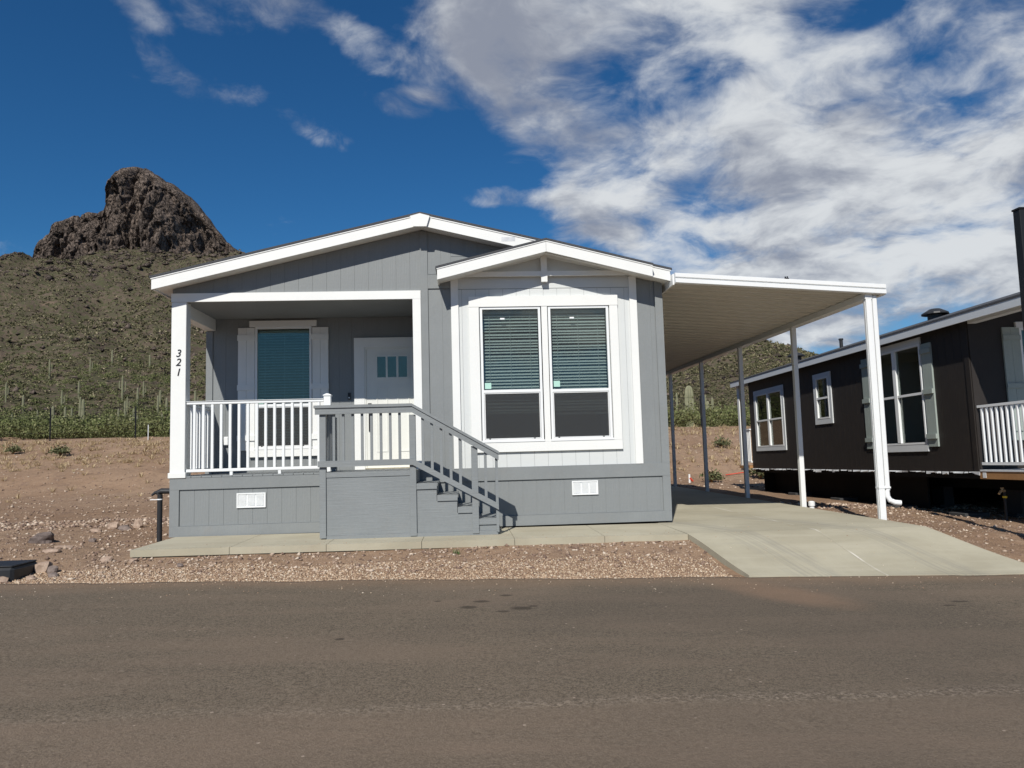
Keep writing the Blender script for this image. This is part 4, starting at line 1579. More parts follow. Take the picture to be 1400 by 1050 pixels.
# front gable over the bay window
gr_ = slope_prism('gable_roof', 'white_paint', zg, 3.86, 6.955, 5.42, -0.150, 0.0, -0.372, -0.302)
xz('gable_roof_wing', 'white_paint', [(3.86, zg(3.86)), (5.415, zg(5.415)), (5.415, zg(5.415) - 0.15), (3.86, zg(3.86) - 0.15)], -0.3015, -0.001)
slope_prism('shingle_layer', 'shingle', zg, 3.815, 6.985, 5.42, 0.003, 0.028, -0.418, -0.303, gr_)
xz('shingle_wing', 'shingle', [(3.815, zg(3.815) + 0.003), (5.36, zg(5.36) + 0.003), (5.36, zg(5.36) + 0.028), (3.815, zg(3.815) + 0.028)], -0.3025, -0.001)
slope_prism('drip_edge', 'white_paint', zg, 3.83, 6.975, 5.42, -0.018, 0.002, -0.408, -0.3995, gr_)
for xa, xb in ((3.838, 5.418), (5.422, 6.972)):
    slope_prism('fascia_board', 'white_paint', zg, xa, xb, 5.42, -0.168, 0.0, -0.399, -0.3725)
B('eave_board', 'white_paint', home, 3.838, 3.8595, -0.3715, -0.002, zg(3.84) - 0.168, zg(3.84) - 0.004)
tr_ = MB().box(4.025, 6.81, -0.098, -0.062, 3.668, 3.738).build('gable_truss', 'white_paint', home)
B('king_post', 'white_paint', tr_, 5.368, 5.460, -0.104, -0.056, 3.578, 4.0)
B('gutter', 'grey_paint', home, 7.276, 7.36, -0.15, 15.0, 3.50, 3.60)

# skirt vents
def wall_vent(x0, z0, w, h):
    fr = MB()
    fr.box(x0, x0 + w, -0.022, -0.001, z0, z0 + 0.018).box(x0, x0 + w, -0.022, -0.001, z0 + h - 0.018, z0 + h)
    fr.box(x0, x0 + 0.018, -0.022, -0.001, z0 + 0.018, z0 + h - 0.018).box(x0 + w - 0.018, x0 + w, -0.022, -0.001, z0 + 0.018, z0 + h - 0.018)
    f = fr.build('wall_vent', 'white_vinyl', home)
    B('vent_back', 'white_vinyl', f, x0 + 0.018, x0 + w - 0.018, -0.010, -0.001, z0 + 0.018, z0 + h - 0.018)
    sl = MB()
    for c in range(3):
        xa = x0 + 0.024 + c * (w - 0.036) / 3
        xb = xa + (w - 0.036) / 3 - 0.016
        for i in range(10):
            z = z0 + 0.030 + i * (h - 0.05) / 10
            sl.prism([(-0.019, z), (-0.0105, z + 0.008), (-0.0105, z + 0.012), (-0.019, z + 0.005)], xa, xb, 'yz')
    sl.build('louver', 'white_vinyl', f, kind='stuff')


wall_vent(0.930, 0.385, 0.405, 0.208)
wall_vent(5.735, 0.420, 0.385, 0.205)


# windows
def blinds(parent, x0, x1, ztop, zbot, y, tilt=0.019, pitch=0.046, sag=0.0):
    B('blind_headrail', 'blind_white', parent, x0, x1, y - 0.02, y + 0.03, ztop - 0.045, ztop)
    w = 0.022
    me = MB().prism([(-w, -tilt), (0, -tilt * 0.1 + 0.003), (w, tilt), (w, tilt + 0.003), (0, -tilt * 0.1 + 0.006), (-w, -tilt + 0.003)], x0, x1, 'yz').mesh('blind_slat', 'blind_white')
    z = ztop - 0.075
    i = 0
    while z > zbot + 0.02:
        o = mobj('blind_slat', me, parent, (0, y, z))
        o.rotation_euler = (random.uniform(-0.05, 0.05), random.uniform(-0.0012, 0.0012) + sag * max(0, i - 24) / 10, 0)
        z -= pitch
        i += 1
    o = B('blind_bottom_rail', 'blind_white', parent, x0, x1, y - 0.025, y + 0.025, zbot - 0.022, zbot)
    cd = MB()
    for fx in (0.12, 0.5, 0.86):
        x = x0 + (x1 - x0) * fx
        cd.box(x - 0.0025, x + 0.0025, y - 0.030, y - 0.027, zbot, ztop - 0.04)
    cd.build('blind_cord', 'blind_white', parent)


def window(x0, x1, z0, z1, zm, y, glass, name='window', parent=home, screen=True, blind=None, sag=0.0, fw=0.035):
    """single hung window; y is the outer face of its frame; zm the meeting rail"""
    d = 0.06
    fr = MB()
    fr.box(x0, x0 + fw, y, y + d, z0, z1).box(x1 - fw, x1, y, y + d, z0, z1)
    fr.box(x0 + fw, x1 - fw, y, y + d, z1 - fw, z1).box(x0 + fw, x1 - fw, y, y + d, z0, z0 + fw)
    f = fr.build(name, 'white_vinyl', parent)
    B('meeting_rail', 'white_vinyl', f, x0 + fw, x1 - fw, y - 0.002, y + 0.05, zm - 0.02, zm + 0.022)
    B('sill_nose', 'white_vinyl', f, x0 - 0.012, x1 + 0.012, y - 0.022, y - 0.001, z0 - 0.006, z0 + 0.022)
    B('pane', glass, f, x0 + fw, x1 - fw, y + 0.018, y + 0.023, zm + 0.022, z1 - fw)
    sa = MB()
    a, b, c_, e_ = x0 + fw, x1 - fw, z0 + fw, zm - 0.02
    t_ = 0.024
    sa.box(a + .003, a + t_, y + 0.022, y + 0.05, c_, e_).box(b - t_, b - .003, y + 0.022, y + 0.05, c_, e_)
    sa.box(a + t_, b - t_, y + 0.022, y + 0.05, c_ + .002, c_ + t_)
    sa.build('sash', 'white_vinyl', f)
    B('pane', glass, f, a + t_, b - t_, y + 0.034, y + 0.039, c_ + t_, e_ - 0.001)
    if screen:
        sc = MB()
        q = 0.016
        sc.box(a + .004, a + q, y + 0.006, y + 0.014, c_ + .004, e_ - .002).box(b - q, b - .004, y + 0.006, y + 0.014, c_ + .004, e_ - .002)
        sc.box(a + q, b - q, y + 0.006, y + 0.014, c_ + .004, c_ + q).box(a + q, b - q, y + 0.006, y + 0.014, e_ - q, e_ - .002)
        sc.build('screen_frame', 'white_metal', f)
        B('insect_screen', 'insect_screen', f, a + q, b - q, y + 0.009, y + 0.0105, c_ + q, e_ - q)
        la = MB()
        for fx in (0.09, 0.88):
            xx = a + (b - a) * fx
            la.box(xx - 0.011, xx + 0.011, y - 0.0, y + 0.006, c_ + 0.004, c_ + 0.016)
        la.build('latch', 'black_metal', f)
    if blind:
        blinds(f, x0 + fw + 0.004, x1 - fw - 0.004, z1 - 0.045, blind, y + 0.12, tilt=0.019 if glass == 'tinted_glass' else 0.011, sag=sag)
    return f


# paired bay windows in one white casing
WY = -0.026
w1 = window(4.445, 5.345, 1.222, 3.222, 1.965, WY, 'tinted_glass', blind=1.66, sag=0.011)
w1['label'] = 'left window of the paired front windows'
w2 = window(5.460, 6.368, 1.222, 3.222, 1.958, WY, 'tinted_glass', blind=1.63, sag=0.0)
w2['label'] = 'right window of the paired front windows'
cas = MB().box(4.283, 6.512, -0.042, -0.001, 3.2235, 3.378).build('window_casing', 'white_paint', home)
B('casing_side', 'white_paint', cas, 4.285, 4.430, -0.038, -0.001, 1.215, 3.2225)
B('casing_side', 'white_paint', cas, 6.383, 6.508, -0.038, -0.001, 1.215, 3.2225)
B('casing_sill', 'white_paint', cas, 4.285, 6.508, -0.040, -0.001, 1.075, 1.213)
B('mullion', 'white_paint', cas, 5.360, 5.447, -0.036, -0.001, 1.2145, 3.2225)
for wn, xs_, zs_ in ((w1, 4.497, 2.005), (w2, 5.515, 2.015)):
    B('sticker', 'sticker_green', wn, xs_, xs_ + 0.093, WY + 0.0155, WY + 0.0175, zs_, zs_ + 0.088)
for wn, xs_, zs_ in ((w1, 4.745, 3.035), (w2, 5.785, 3.035)):
    o = B('sticker', 'sticker_white', wn, xs_, xs_ + 0.065, WY + 0.0155, WY + 0.0172, zs_, zs_ + 0.022)

# porch window with shutters
w3 = window(0.790, 1.700, 1.222, 3.225, 1.93, PB - 0.04, 'porch_glass', blind=1.36)
w3['label'] = 'porch window between grey shutters'
pc = MB().box(0.700, 1.785, PB - 0.056, PB - 0.001, 3.2265, 3.325).build('window_casing', 'white_paint', home)
B('casing_sill', 'white_paint', pc, 0.700, 1.800, PB - 0.056, PB - 0.001, 1.098, 1.2155)
B('sticker', 'sticker_green', w3, 0.835, 0.925, PB - 0.0245, PB - 0.0225, 1.962, 2.045)


def shutter(x0, x1, z0, z1, y, mat, parent, bats, horizontal=True, th=0.03):
    n = 2
    sh = MB()
    w = (x1 - x0) / n
    for i in range(n):
        sh.box(x0 + i * w + 0.0015, x0 + (i + 1) * w - 0.0015, y - th, y - 0.001, z0, z1)
    s = sh.build('shutter', mat, parent)
    for z in bats:
        B('batten', mat, s, x0 - 0.006, x1 + 0.006, y - th - 0.020, y - th - 0.0005, z, z + 0.09)
    return s


shutter(0.512, 0.782, 1.208, 3.215, PB, 'white_paint', home, (1.365, 2.185, 3.005))
shutter(1.708, 1.972, 1.208, 3.210, PB, 'white_paint', home, (1.365, 2.185, 3.005))

# front door
dr = B('door', 'door_paint', home, 2.590, 3.445, PB - 0.03, PB - 0.001, 0.870, 2.83)
B('door_casing', 'white_paint', dr, 2.392, 2.560, PB - 0.050, PB - 0.001, 0.852, 2.86)
B('door_casing', 'white_paint', dr, 2.392, 3.459, PB - 0.052, PB - 0.001, 2.8605, 3.015)
jb = MB().box(2.5605, 2.588, PB - 0.040, PB - 0.001, 0.87, 2.83).box(2.5605, 3.459, PB - 0.042, PB - 0.001, 2.831, 2.8595)
jb.build('door_jamb', 'door_paint', dr)
B('threshold', 'brass', dr, 2.565, 3.458, PB - 0.11, PB - 0.0305, 0.853, 0.868)
lf = MB()
lf.box(2.742, 2.768, PB - 0.042, PB - 0.0305, 2.33, 2.722).box(3.258, 3.286, PB - 0.042, PB - 0.0305, 2.33, 2.722)
lf.box(2.768, 3.258, PB - 0.042, PB - 0.0305, 2.698, 2.722).box(2.768, 3.258, PB - 0.042, PB - 0.0305, 2.33, 2.354)
lf.box(2.908, 2.938, PB - 0.041, PB - 0.0305, 2.354, 2.698).box(3.081, 3.114, PB - 0.041, PB - 0.0305, 2.354, 2.698)
lf.build('lite_frame', 'door_paint', dr)
for a, b in ((2.768, 2.908), (2.938, 3.081), (3.114, 3.258)):
    B('lite_dark_backing', 'block_grey', dr, a, b, PB - 0.0325, PB - 0.0305, 2.354, 2.698)  # added dark sheet that darkens the glass, in place of a dim interior
    B('pane', 'porch_glass', dr, a, b, PB - 0.0375, PB - 0.0335, 2.354, 2.698)
for a, b in ((2.750, 2.932), (3.090, 3.286)):
    for z0, z1 in ((1.13, 2.19),):
        ring = MB()
        ring.box(a, b, PB - 0.038, PB - 0.0305, z1 - 0.018, z1).box(a, b, PB - 0.038, PB - 0.0305, z0, z0 + 0.018)
        ring.box(a, a + 0.018, PB - 0.038, PB - 0.0305, z0 + 0.018, z1 - 0.018).box(b - 0.018, b, PB - 0.038, PB - 0.0305, z0 + 0.018, z1 - 0.018)
        p_ = ring.build('panel_molding', 'door_paint', dr)
        B('raised_panel', 'door_paint', p_, a + 0.035, b - 0.035, PB - 0.036, PB - 0.0305, z0 + 0.035, z1 - 0.035) if False else None
hd = MB()
hd.box(2.612, 2.668, PB - 0.048, PB - 0.0305, 1.80, 1.93).box(2.622, 2.658, PB - 0.048, PB - 0.0305, 1.47, 1.80)
hd.tube([(2.640, PB - 0.048, 1.76), (2.640, PB - 0.085, 1.74), (2.640, PB - 0.085, 1.56), (2.640, PB - 0.048, 1.52)], 0.010, 8)
hd.tube([(2.640, PB - 0.048, 1.865), (2.640, PB - 0.072, 1.865)], 0.026, 12)
hd.build('handle', 'black_metal', dr)
db = B('doorbell', 'black_plastic', home, 2.283, 2.327, PB - 0.028, PB - 0.001, 2.00, 2.112, c=0.006)
MB().tube([(2.305, PB - 0.028, 2.03), (2.305, PB - 0.032, 2.03)], 0.012, 14).build('bell_button', 'white_vinyl', db)
# outlet box with bubble cover on the porch wall
ob = B('outlet_cover', 'white_vinyl', home, 0.300, 0.372, PB - 0.055, PB - 0.001, 1.300, 1.440, c=0.01)


# porch railing
rl = MB().bbox(0.206, 2.150, 0.012, 0.062, 1.872, 1.914, c=0.006).build('railing', 'white_vinyl', home)
B('rail_cap', 'white_vinyl', rl, 0.206, 2.150, 0.0, 0.074, 1.9145, 1.921)
B('bottom_rail', 'white_vinyl', rl, 0.206, 2.150, 0.014, 0.060, 0.905, 0.948, c=0.005)
bal = MB().bbox(-0.019, 0.019, 0.018, 0.056, 0.9485, 1.8715, c=0.004).mesh('baluster', 'white_vinyl')
for i in range(15):
    mobj('baluster', bal, rl, (0.318 + 0.1255 * i, 0, 0))
for x in (0.84, 1.52):
    B('rail_foot', 'white_vinyl', rl, x - 0.02, x + 0.02, 0.018, 0.056, 0.853, 0.9045)
nw = B('newel_post', 'white_vinyl', home, 2.155, 2.255, -0.012, 0.088, 0.853, 1.955, c=0.004)
MB().bbox(2.145, 2.265, -0.022, 0.098, 1.9555, 1.972, c=0.003).prism([(2.15, 1.972), (2.26, 1.972), (2.22, 1.992), (2.19, 1.992)], -0.015, 0.09).build('post_cap', 'white_vinyl', nw)
rs = MB().bbox(0.045, 0.095, 0.180, PB - 0.02, 1.872, 1.914, c=0.006).build('railing', 'white_vinyl', home)
B('rail_cap', 'white_vinyl', rs, 0.033, 0.107, 0.180, PB - 0.02, 1.9145, 1.921)
B('bottom_rail', 'white_vinyl', rs, 0.047, 0.093, 0.180, PB - 0.02, 0.905, 0.948, c=0.005)
bal2 = MB().bbox(0.051, 0.089, -0.019, 0.019, 0.9485, 1.8715, c=0.004).mesh('baluster', 'white_vinyl')
for i in range(10):
    mobj('baluster', bal2, rs, (0, 0.26 + 0.122 * i, 0))

# ------------------------------------------------------------------ entry stairs
DY = -0.94
GP = 'grey_deck_paint'
stairs = thing('entry_stairs', 'grey painted wooden entry stairs with landing and sloping handrail at the porch', 'stairs', (2.9, DY, 0))
gz = lambda x: 0.012 - 0.005 * x


def slat(x0, x1, z0, z1, nm, d0=0.0, d1=0.085):
    return B(nm, GP, stairs, x0, x1, DY + d0, DY + d1, z0, z1, c=0.003)


slat(2.266, 2.350, gz(2.3) + 0.012, 1.634, 'post')
slat(3.446, 3.530, gz(3.5) + 0.012, 1.605, 'post')
slat(4.264, 4.350, gz(4.3) + 0.020, 1.165, 'post')
B('side_panel', GP, stairs, 2.3505, 3.4455, DY + 0.022, DY + 0.04, 0.045, 0.800)
B('base_strip', GP, stairs, 2.351, 4.60, DY + 0.012, DY + 0.035, 0.010 - 0.005 * 4, 0.044)
B('landing_edge', GP, stairs, 2.3505, 3.4455, DY + 0.012, DY + 0.050, 0.8005, 0.870)
for i in range(6):
    B('deck_plank', GP, stairs, 2.27, 3.528, DY + 0.052 + i * 0.148, DY + 0.052 + i * 0.148 + 0.143, 0.832, 0.870, c=0.003)
B('deck_skirt', GP, stairs, 2.28, 2.30, DY + 0.09, -0.03, 0.02, 0.815)
treads = [(3.531, 3.800, 0.690), (3.801, 4.070, 0.528), (4.071, 4.340, 0.362), (4.341, 4.592, 0.200)]
stp = [(3.531, 0.045), (4.595, 0.045), (4.595, 0.125), (4.335, 0.125), (4.335, 0.288), (4.065, 0.288), (4.065, 0.453), (3.795, 0.453), (3.795, 0.615), (3.531, 0.615)]
MB().prism(stp, DY + 0.026, DY + 0.044, 'xz').build('stringer', GP, stairs)
MB().prism(stp, -0.060, -0.030, 'xz').build('stringer', GP, stairs)
for (xa, xb, z) in treads:
    t_ = B('tread', GP, stairs, xa, xb + 0.012, DY + 0.012, -0.03, z - 0.038, z, c=0.003)
    B('tread_edge', GP, t_, xa, xb, DY + 0.008, DY + 0.0115, z - 0.076, z - 0.0005)
    B('riser', GP, stairs, xb - 0.022, xb - 0.004, DY + 0.045, -0.061, z - 0.165, z - 0.0385)
B('riser', GP, stairs, 3.508, 3.526, DY + 0.09, -0.061, 0.695, 0.831)
# rails: level part then the slope down the steps
SL = -0.582
xb_ = 3.487


def railz(x, z):
    return z if x <= xb_ else z + (SL if z > 1.3 else -0.553) * (x - xb_)


def rail(nm, x0, x1, z0, z1, d0, d1):
    return MB().prism([(x0, z0), (xb_, z0), (x1, railz(x1, z0)), (x1, railz(x1, z1)), (xb_, z1), (x0, z1)], DY + d0, DY + d1, 'xz').build(nm, GP, stairs)


rail('top_rail', 2.215, 4.628, 1.634, 1.716, -0.034, -0.001)
rail('rail_cap', 2.200, 4.632, 1.7165, 1.754, -0.050, 0.092)
rail('bottom_rail', 2.250, 4.615, 0.940, 1.020, -0.034, -0.001)
for x in [2.455 + 0.1235 * i for i in range(8)]:
    B('baluster', GP, stairs, x - 0.017, x + 0.017, DY + 0.0, DY + 0.034, 0.96, 1.70)
for x in [3.625, 3.745, 3.868, 3.992, 4.116, 4.452, 4.598]:
    zl, zh = railz(x, 0.965), railz(x, 1.70)
    if x > 4.55:
        zl = 0.02
    MB().prism([(x - 0.018, zl + 0.01), (x + 0.018, zl - 0.01 if x < 4.55 else zl), (x + 0.018, zh - 0.01), (x - 0.018, zh + 0.01)], DY, DY + 0.034, 'xz').build('baluster', GP, stairs)
# return rail on the left of the landing
for z0, z1, nm in ((1.634, 1.716, 'top_rail'), (0.94, 1.02, 'bottom_rail')):
    B(nm, GP, stairs, 2.262, 2.296, DY + 0.086, -0.04, z0, z1)
B('rail_cap', GP, stairs, 2.215, 2.345, DY + 0.093, -0.04, 1.7165, 1.754)
B('post', GP, stairs, 2.266, 2.35, -0.125, -0.04, 0.871, 1.633)
for i in range(6):
    y = DY + 0.17 + i * 0.115
    B('baluster', GP, stairs, 2.297, 2.331, y, y + 0.034, 0.96, 1.70)

# ------------------------------------------------------------------ carport
cp = thing('carport', 'white metal carport roof on slim posts beside the grey house', 'carport', (10.2, 4, 0))
x0c, x1c = 7.285, 10.44


def zc(x):
    return 3.475 - 0.0665 * (x - 7.285)       # underside of the pans


pan = MB()
yp = [(0, -0.016), (0.008, -0.016), (0.011, 0.046), (0.034, 0.046), (0.044, 0.003), (0.143, 0.003), (0.152, 0.026), (0.168, 0.026), (0.177, 0.003), (0.290, 0.003), (0.296, -0.012), (0.300, -0.016)]
n = len(yp)
vs, fs = [], []
for x in (x0c, x1c - 0.05):
    vs += [(x, y, zc(x) + z) for y, z in yp]
for x in (x0c, x1c - 0.05):
    vs += [(x, y, zc(x) + z + 0.006) for y, z in yp]
for i in range(n - 1):
    fs += [(i, i + 1, n + i + 1, n + i), (2 * n + i, 3 * n + i, 3 * n + i + 1, 2 * n + i + 1)]
fs += [(0, n, 3 * n, 2 * n), (n - 1, 3 * n - 1, 4 * n - 1, 2 * n - 1)]
pan.add(vs, fs)
PANM = pan.mesh('roof_pan', 'pan_metal')
for i in range(38):
    mobj('roof_pan', PANM, cp, (0, -0.40 + i * 0.302, random.uniform(-0.0015, 0.0015)))
ff = MB()
prof = [(-0.455, -0.022), (-0.47, -0.012), (-0.47, 0.048), (-0.450, 0.054), (-0.450, 0.064), (-0.47, 0.070), (-0.47, 0.122), (-0.455, 0.130), (-0.405, 0.130), (-0.405, -0.022)]
vs = [(x0c, y, zc(x0c) + z) for y, z in prof] + [(x1c, y, zc(x1c) + z) for y, z in prof]
k = len(prof)
ff.add(vs, [tuple(range(k)), tuple(range(2 * k - 1, k - 1, -1))] + [(i, k + i, k + (i + 1) % k, (i + 1) % k) for i in range(k)])
ff.build('front_fascia', 'white_metal', cp)
B('side_gutter', 'white_metal', cp, x1c - 0.05, x1c + 0.02, -0.404, 11.06, zc(x1c) - 0.02, zc(x1c) + 0.12)
B('side_beam', 'white_metal', cp, 10.145, 10.255, -0.404, 11.0, zc(10.2) - 0.09, zc(10.2) - 0.002)
B('wall_rail', 'white_metal', cp, 7.262, 7.2845, -0.40, 11.0, 3.44, 3.60)
for i, y in enumerate((-0.36, 2.2, 4.88, 7.58, 10.45)):
    p_ = MB()
    w = 0.042 if i else 0.045
    zb = slab_z(10.1, 0)
    p_.bbox(10.2 - w, 10.2 + w, y - w, y + w, zb - 0.03, zc(10.2) - 0.0905, c=0.006)
    if i == 0:
        p_.box(10.2 - w - 0.004, 10.2 - w, y - 0.012, y + 0.012, zb, 3.15)
    po = p_.build('post', 'white_metal', cp)
    po['label'] = ['front carport post with white downspout', 'second carport post from the road', 'third carport post from the road', 'fourth carport post from the road', 'rearmost carport post'][i]
B('downspout', 'white_metal', cp, 10.262, 10.330, -0.40, -0.33, 0.36, zc(10.3) - 0.03, c=0.012)
MB().tube([(10.289, -0.365, 0.37), (10.292, -0.37, 0.28), (10.32, -0.385, 0.225), (10.38, -0.40, 0.195), (10.46, -0.42, 0.185)], 0.038, 12).build('downspout_elbow', 'white_metal', cp)
B('strap', 'white_metal', cp, 10.15, 10.330, -0.410, -0.320, 0.40, 0.425)
o = MB().bbox(8.92, 8.98, -0.47, -0.41, zc(8.95) + 0.131, zc(8.95) + 0.141, c=0.003).tube([(8.935, -0.44, zc(8.95) + 0.14), (8.935, -0.44, zc(8.95) + 0.165)], 0.012, 6).tube([(8.965, -0.44, zc(8.95) + 0.14), (8.965, -0.44, zc(8.95) + 0.17)], 0.010, 6).build('roof_bracket', 'black_metal', cp)

# ------------------------------------------------------------------ the brown house next door
nb = thing('brown_house', 'dark brown manufactured home with white trimmed windows beyond the carport', 'house', (0, 0, 0), local=True)
nb.rotation_euler = (R(-0.83), 0, 0)
XN = 12.5
NYF, NYB = 0.72, 10.4


def nx(name, mat, parent=nb, *a):
    return B(name, mat, parent, *a)


sd_ = MB()
y = NYF
op = [(2.02, 3.60, 1.06, 2.85), (5.55, 6.16, 1.74, 2.66), (8.12, 9.88, 1.17, 2.60)]
while y < NYB - 0.01:
    a, b = y + 0.002, min(y + 0.2032, NYB) - 0.002
    cuts = sorted([a, b] + [c for h in op for c in h[:2] if a < c < b])
    for ca, cb in zip(cuts[:-1], cuts[1:]):
        mid = (ca + cb) / 2
        sg = [(0.55, 3.10)]
        for h in op:
            if h[0] < mid < h[1]:
                sg = [(0.55, h[2]), (h[3], 3.10)]
        for z0, z1 in sg:
            sd_.box(XN, XN + 0.016, ca, cb, z0, z1)
    y += 0.2032
so = sd_.build('siding', 'brown_siding', nb, kind='stuff')
bw = MB()
ycur = NYF + 0.1
for h in sorted(op):
    bw.box(XN + 0.0165, XN + 0.10, ycur, h[0], 0.55, 3.15)
    bw.box(XN + 0.0165, XN + 0.10, h[0], h[1], 0.55, h[2])
    bw.box(XN + 0.0165, XN + 0.10, h[0], h[1], h[3], 3.15)
    ycur = h[1]
bw.box(XN + 0.0165, XN + 0.10, ycur, NYB - 0.1, 0.55, 3.15)
bw.box(XN, XN + 6.9, NYF, NYF + 0.099, 0.55, 3.15) if False else None
# porch back wall with a window opening and the rest of the box
bw.box(XN + 0.017, 13.37, NYF, NYF + 0.099, 0.55, 3.15)
bw.box(14.25, XN + 7.0, NYF, NYF + 0.099, 0.55, 3.15)
bw.box(13.37, 14.25, NYF, NYF + 0.099, 0.55, 1.22)
bw.box(13.37, 14.25, NYF, NYF + 0.099, 2.90, 3.15)
bw.box(XN + 0.017, XN + 7.0, NYB - 0.1, NYB, 0.55, 3.15)
bw.box(XN + 6.9, XN + 7.0, NYF + 0.1, NYB - 0.101, 0.55, 3.15)
bw.build('wall', 'brown_siding', nb)
ii = MB()
ii.box(XN + 0.11, XN + 6.8, NYF + 0.11, NYB - 0.11, 0.56, 0.62)
ii.box(XN + 0.11, XN + 6.8, NYF + 0.11, NYB - 0.11, 3.05, 3.10)
ii.box(XN + 3.4, XN + 3.45, NYF + 0.11, NYB - 0.11, 0.62, 3.05)
for yy in (4.6, 7.2):
    ii.box(XN + 0.11, XN + 3.4, yy, yy + 0.05, 0.62, 3.05)
ii.build('interior', 'interior_wall', nb)
nx('corner_board', 'brown_siding', nb, XN - 0.018, XN - 0.0005, NYF, NYF + 0.11, 0.55, 3.10)
nx('corner_board', 'brown_siding', nb, XN, XN + 0.11, NYF - 0.018, NYF - 0.0005, 0.60, 3.10)


def side_window(y0, y1, z0, z1, ym, zm, trim, label):
    """window in the wall facing -x; ym = centre mullion or None"""
    f = MB()
    t = 0.035
    x = XN - 0.030
    f.box(x, x + 0.07, y0, y0 + t, z0, z1).box(x, x + 0.07, y1 - t, y1, z0, z1)
    f.box(x, x + 0.07, y0 + t, y1 - t, z0, z0 + t).box(x, x + 0.07, y0 + t, y1 - t, z1 - t, z1)
    bays = [(y0 + t, y1 - t)]
    if ym:
        f.box(x - 0.004, x + 0.07, ym - 0.05, ym + 0.05, z0 + t, z1 - t)
        bays = [(y0 + t, ym - 0.05), (ym + 0.05, y1 - t)]
    fo = f.build('window', 'white_vinyl', nb)
    fo['label'] = label
    for a, b in bays:
        B('meeting_rail', 'white_vinyl', fo, x + 0.002, x + 0.05, a, b, zm - 0.022, zm + 0.022)
        B('pane', 'tinted_glass', fo, x + 0.03, x + 0.035, a, b, zm + 0.022, z1 - t)
        B('pane', 'tinted_glass', fo, x + 0.04, x + 0.045, a, b, z0 + t, zm - 0.022)
    ty0, ty1, tz0, tz1 = trim
    B('casing', 'grey_trim', fo, XN - 0.026, XN - 0.0005, y0 - ty0, y1 + ty1, z1 + 0.001, z1 + tz1)
    B('casing', 'grey_trim', fo, XN - 0.026, XN - 0.0005, y0 - ty0, y1 + ty1, z0 - tz0, z0 - 0.001)
    if ty0 > 0.03:
        B('casing', 'grey_trim', fo, XN - 0.024, XN - 0.0005, y0 - ty0, y0 - 0.001, z0, z1)
    if ty1 > 0.03:
        B('casing', 'grey_trim', fo, XN - 0.024, XN - 0.0005, y1 + 0.001, y1 + ty1, z0, z1)
    return fo


side_window(2.02, 3.60, 1.04, 2.86, 2.87, 1.96, (0.02, 0.14, 0.13, 0.12), 'large paired window of the brown house between sage shutters')
side_window(5.55, 6.16, 1.72, 2.68, None, 2.20, (0.12, 0.12, 0.12, 0.10), 'small single window of the brown house')
side_window(8.12, 9.88, 1.15, 2.62, 9.02, 1.88, (0.12, 0.12, 0.11, 0.12), 'paired window at the far end of the brown house')
for y0, y1 in ((1.70, 1.97), (3.79, 4.05)):
    s_ = MB().box(XN - 0.030, XN - 0.0005, y0, y0 + 0.133, 0.99, 2.84).box(XN - 0.030, XN - 0.0005, y0 + 0.136, y1, 0.99, 2.84).build('shutter', 'sage_shutter', nb)
    for z in (1.13, 1.93, 2.66):
        B('batten', 'sage_shutter', s_, XN - 0.062, XN - 0.0305, y0 - 0.005, y1 + 0.005, z, z + 0.085)
# roof
RXR, RZR = 15.95, 4.185
ez = 3.115
rf = MB()
rf.prism([(12.32, ez), (RXR, RZR - 0.02), (19.6, ez), (19.6, ez - 0.06), (RXR, RZR - 0.08), (12.32, ez - 0.06)], -0.95, 11.3, 'xz')
ro = rf.build('roof', 'grey_trim', nb)
MB().prism([(12.29, ez + 0.004), (RXR, RZR - 0.015), (19.63, ez + 0.004), (19.63, ez + 0.04), (RXR, RZR + 0.02), (12.29, ez + 0.04)], -1.0, 11.34, 'xz').build('shingle_layer', 'shingle', ro)
nx('fascia_board', 'grey_trim', nb, 12.297, 12.319, -0.98, 11.32, ez - 0.125, ez + 0.003)
MB().prism([(12.32, ez), (RXR, RZR - 0.02), (19.6, ez), (19.6, ez - 0.13), (RXR, RZR - 0.15), (12.32, ez - 0.13)], -0.975, -0.951, 'xz').build('fascia_board', 'grey_trim', nb)
MB().prism([(12.5, 3.14), (19.5, 3.14), (RXR, 4.08)], NYF + 0.02, NYF + 0.06, 'xz').build('gable_wall', 'brown_siding', nb)
for (yc, xc, zz_, w, h, lab) in ((5.75, 15.3, 3.99, 0.48, 0.24, 'low dark roof vent nearest the road'), (10.4, 14.0, 3.70, 0.40, 0.20, 'low dark roof vent further back')):
    mb = MB().tube([(xc, yc, zz_ - 0.12), (xc, yc, zz_ + h * 0.45)], w * 0.35, 14)
    mb.tube([(xc, yc, zz_ + h * 0.45), (xc, yc, zz_ + h * 0.6), (xc, yc, zz_ + h)], [w * 0.62, w * 0.6, w * 0.25], 14)
    vv = mb.build('roof_vent', 'black_plastic', nb)
    vv['label'] = lab
MB().tube([(14.3, 8.3, 3.62), (14.3, 8.3, 3.93)], 0.045, 12).tube([(14.3, 8.3, 3.93), (14.3, 8.3, 3.97)], 0.06, 12).build('vent_pipe', 'black_plastic', nb)
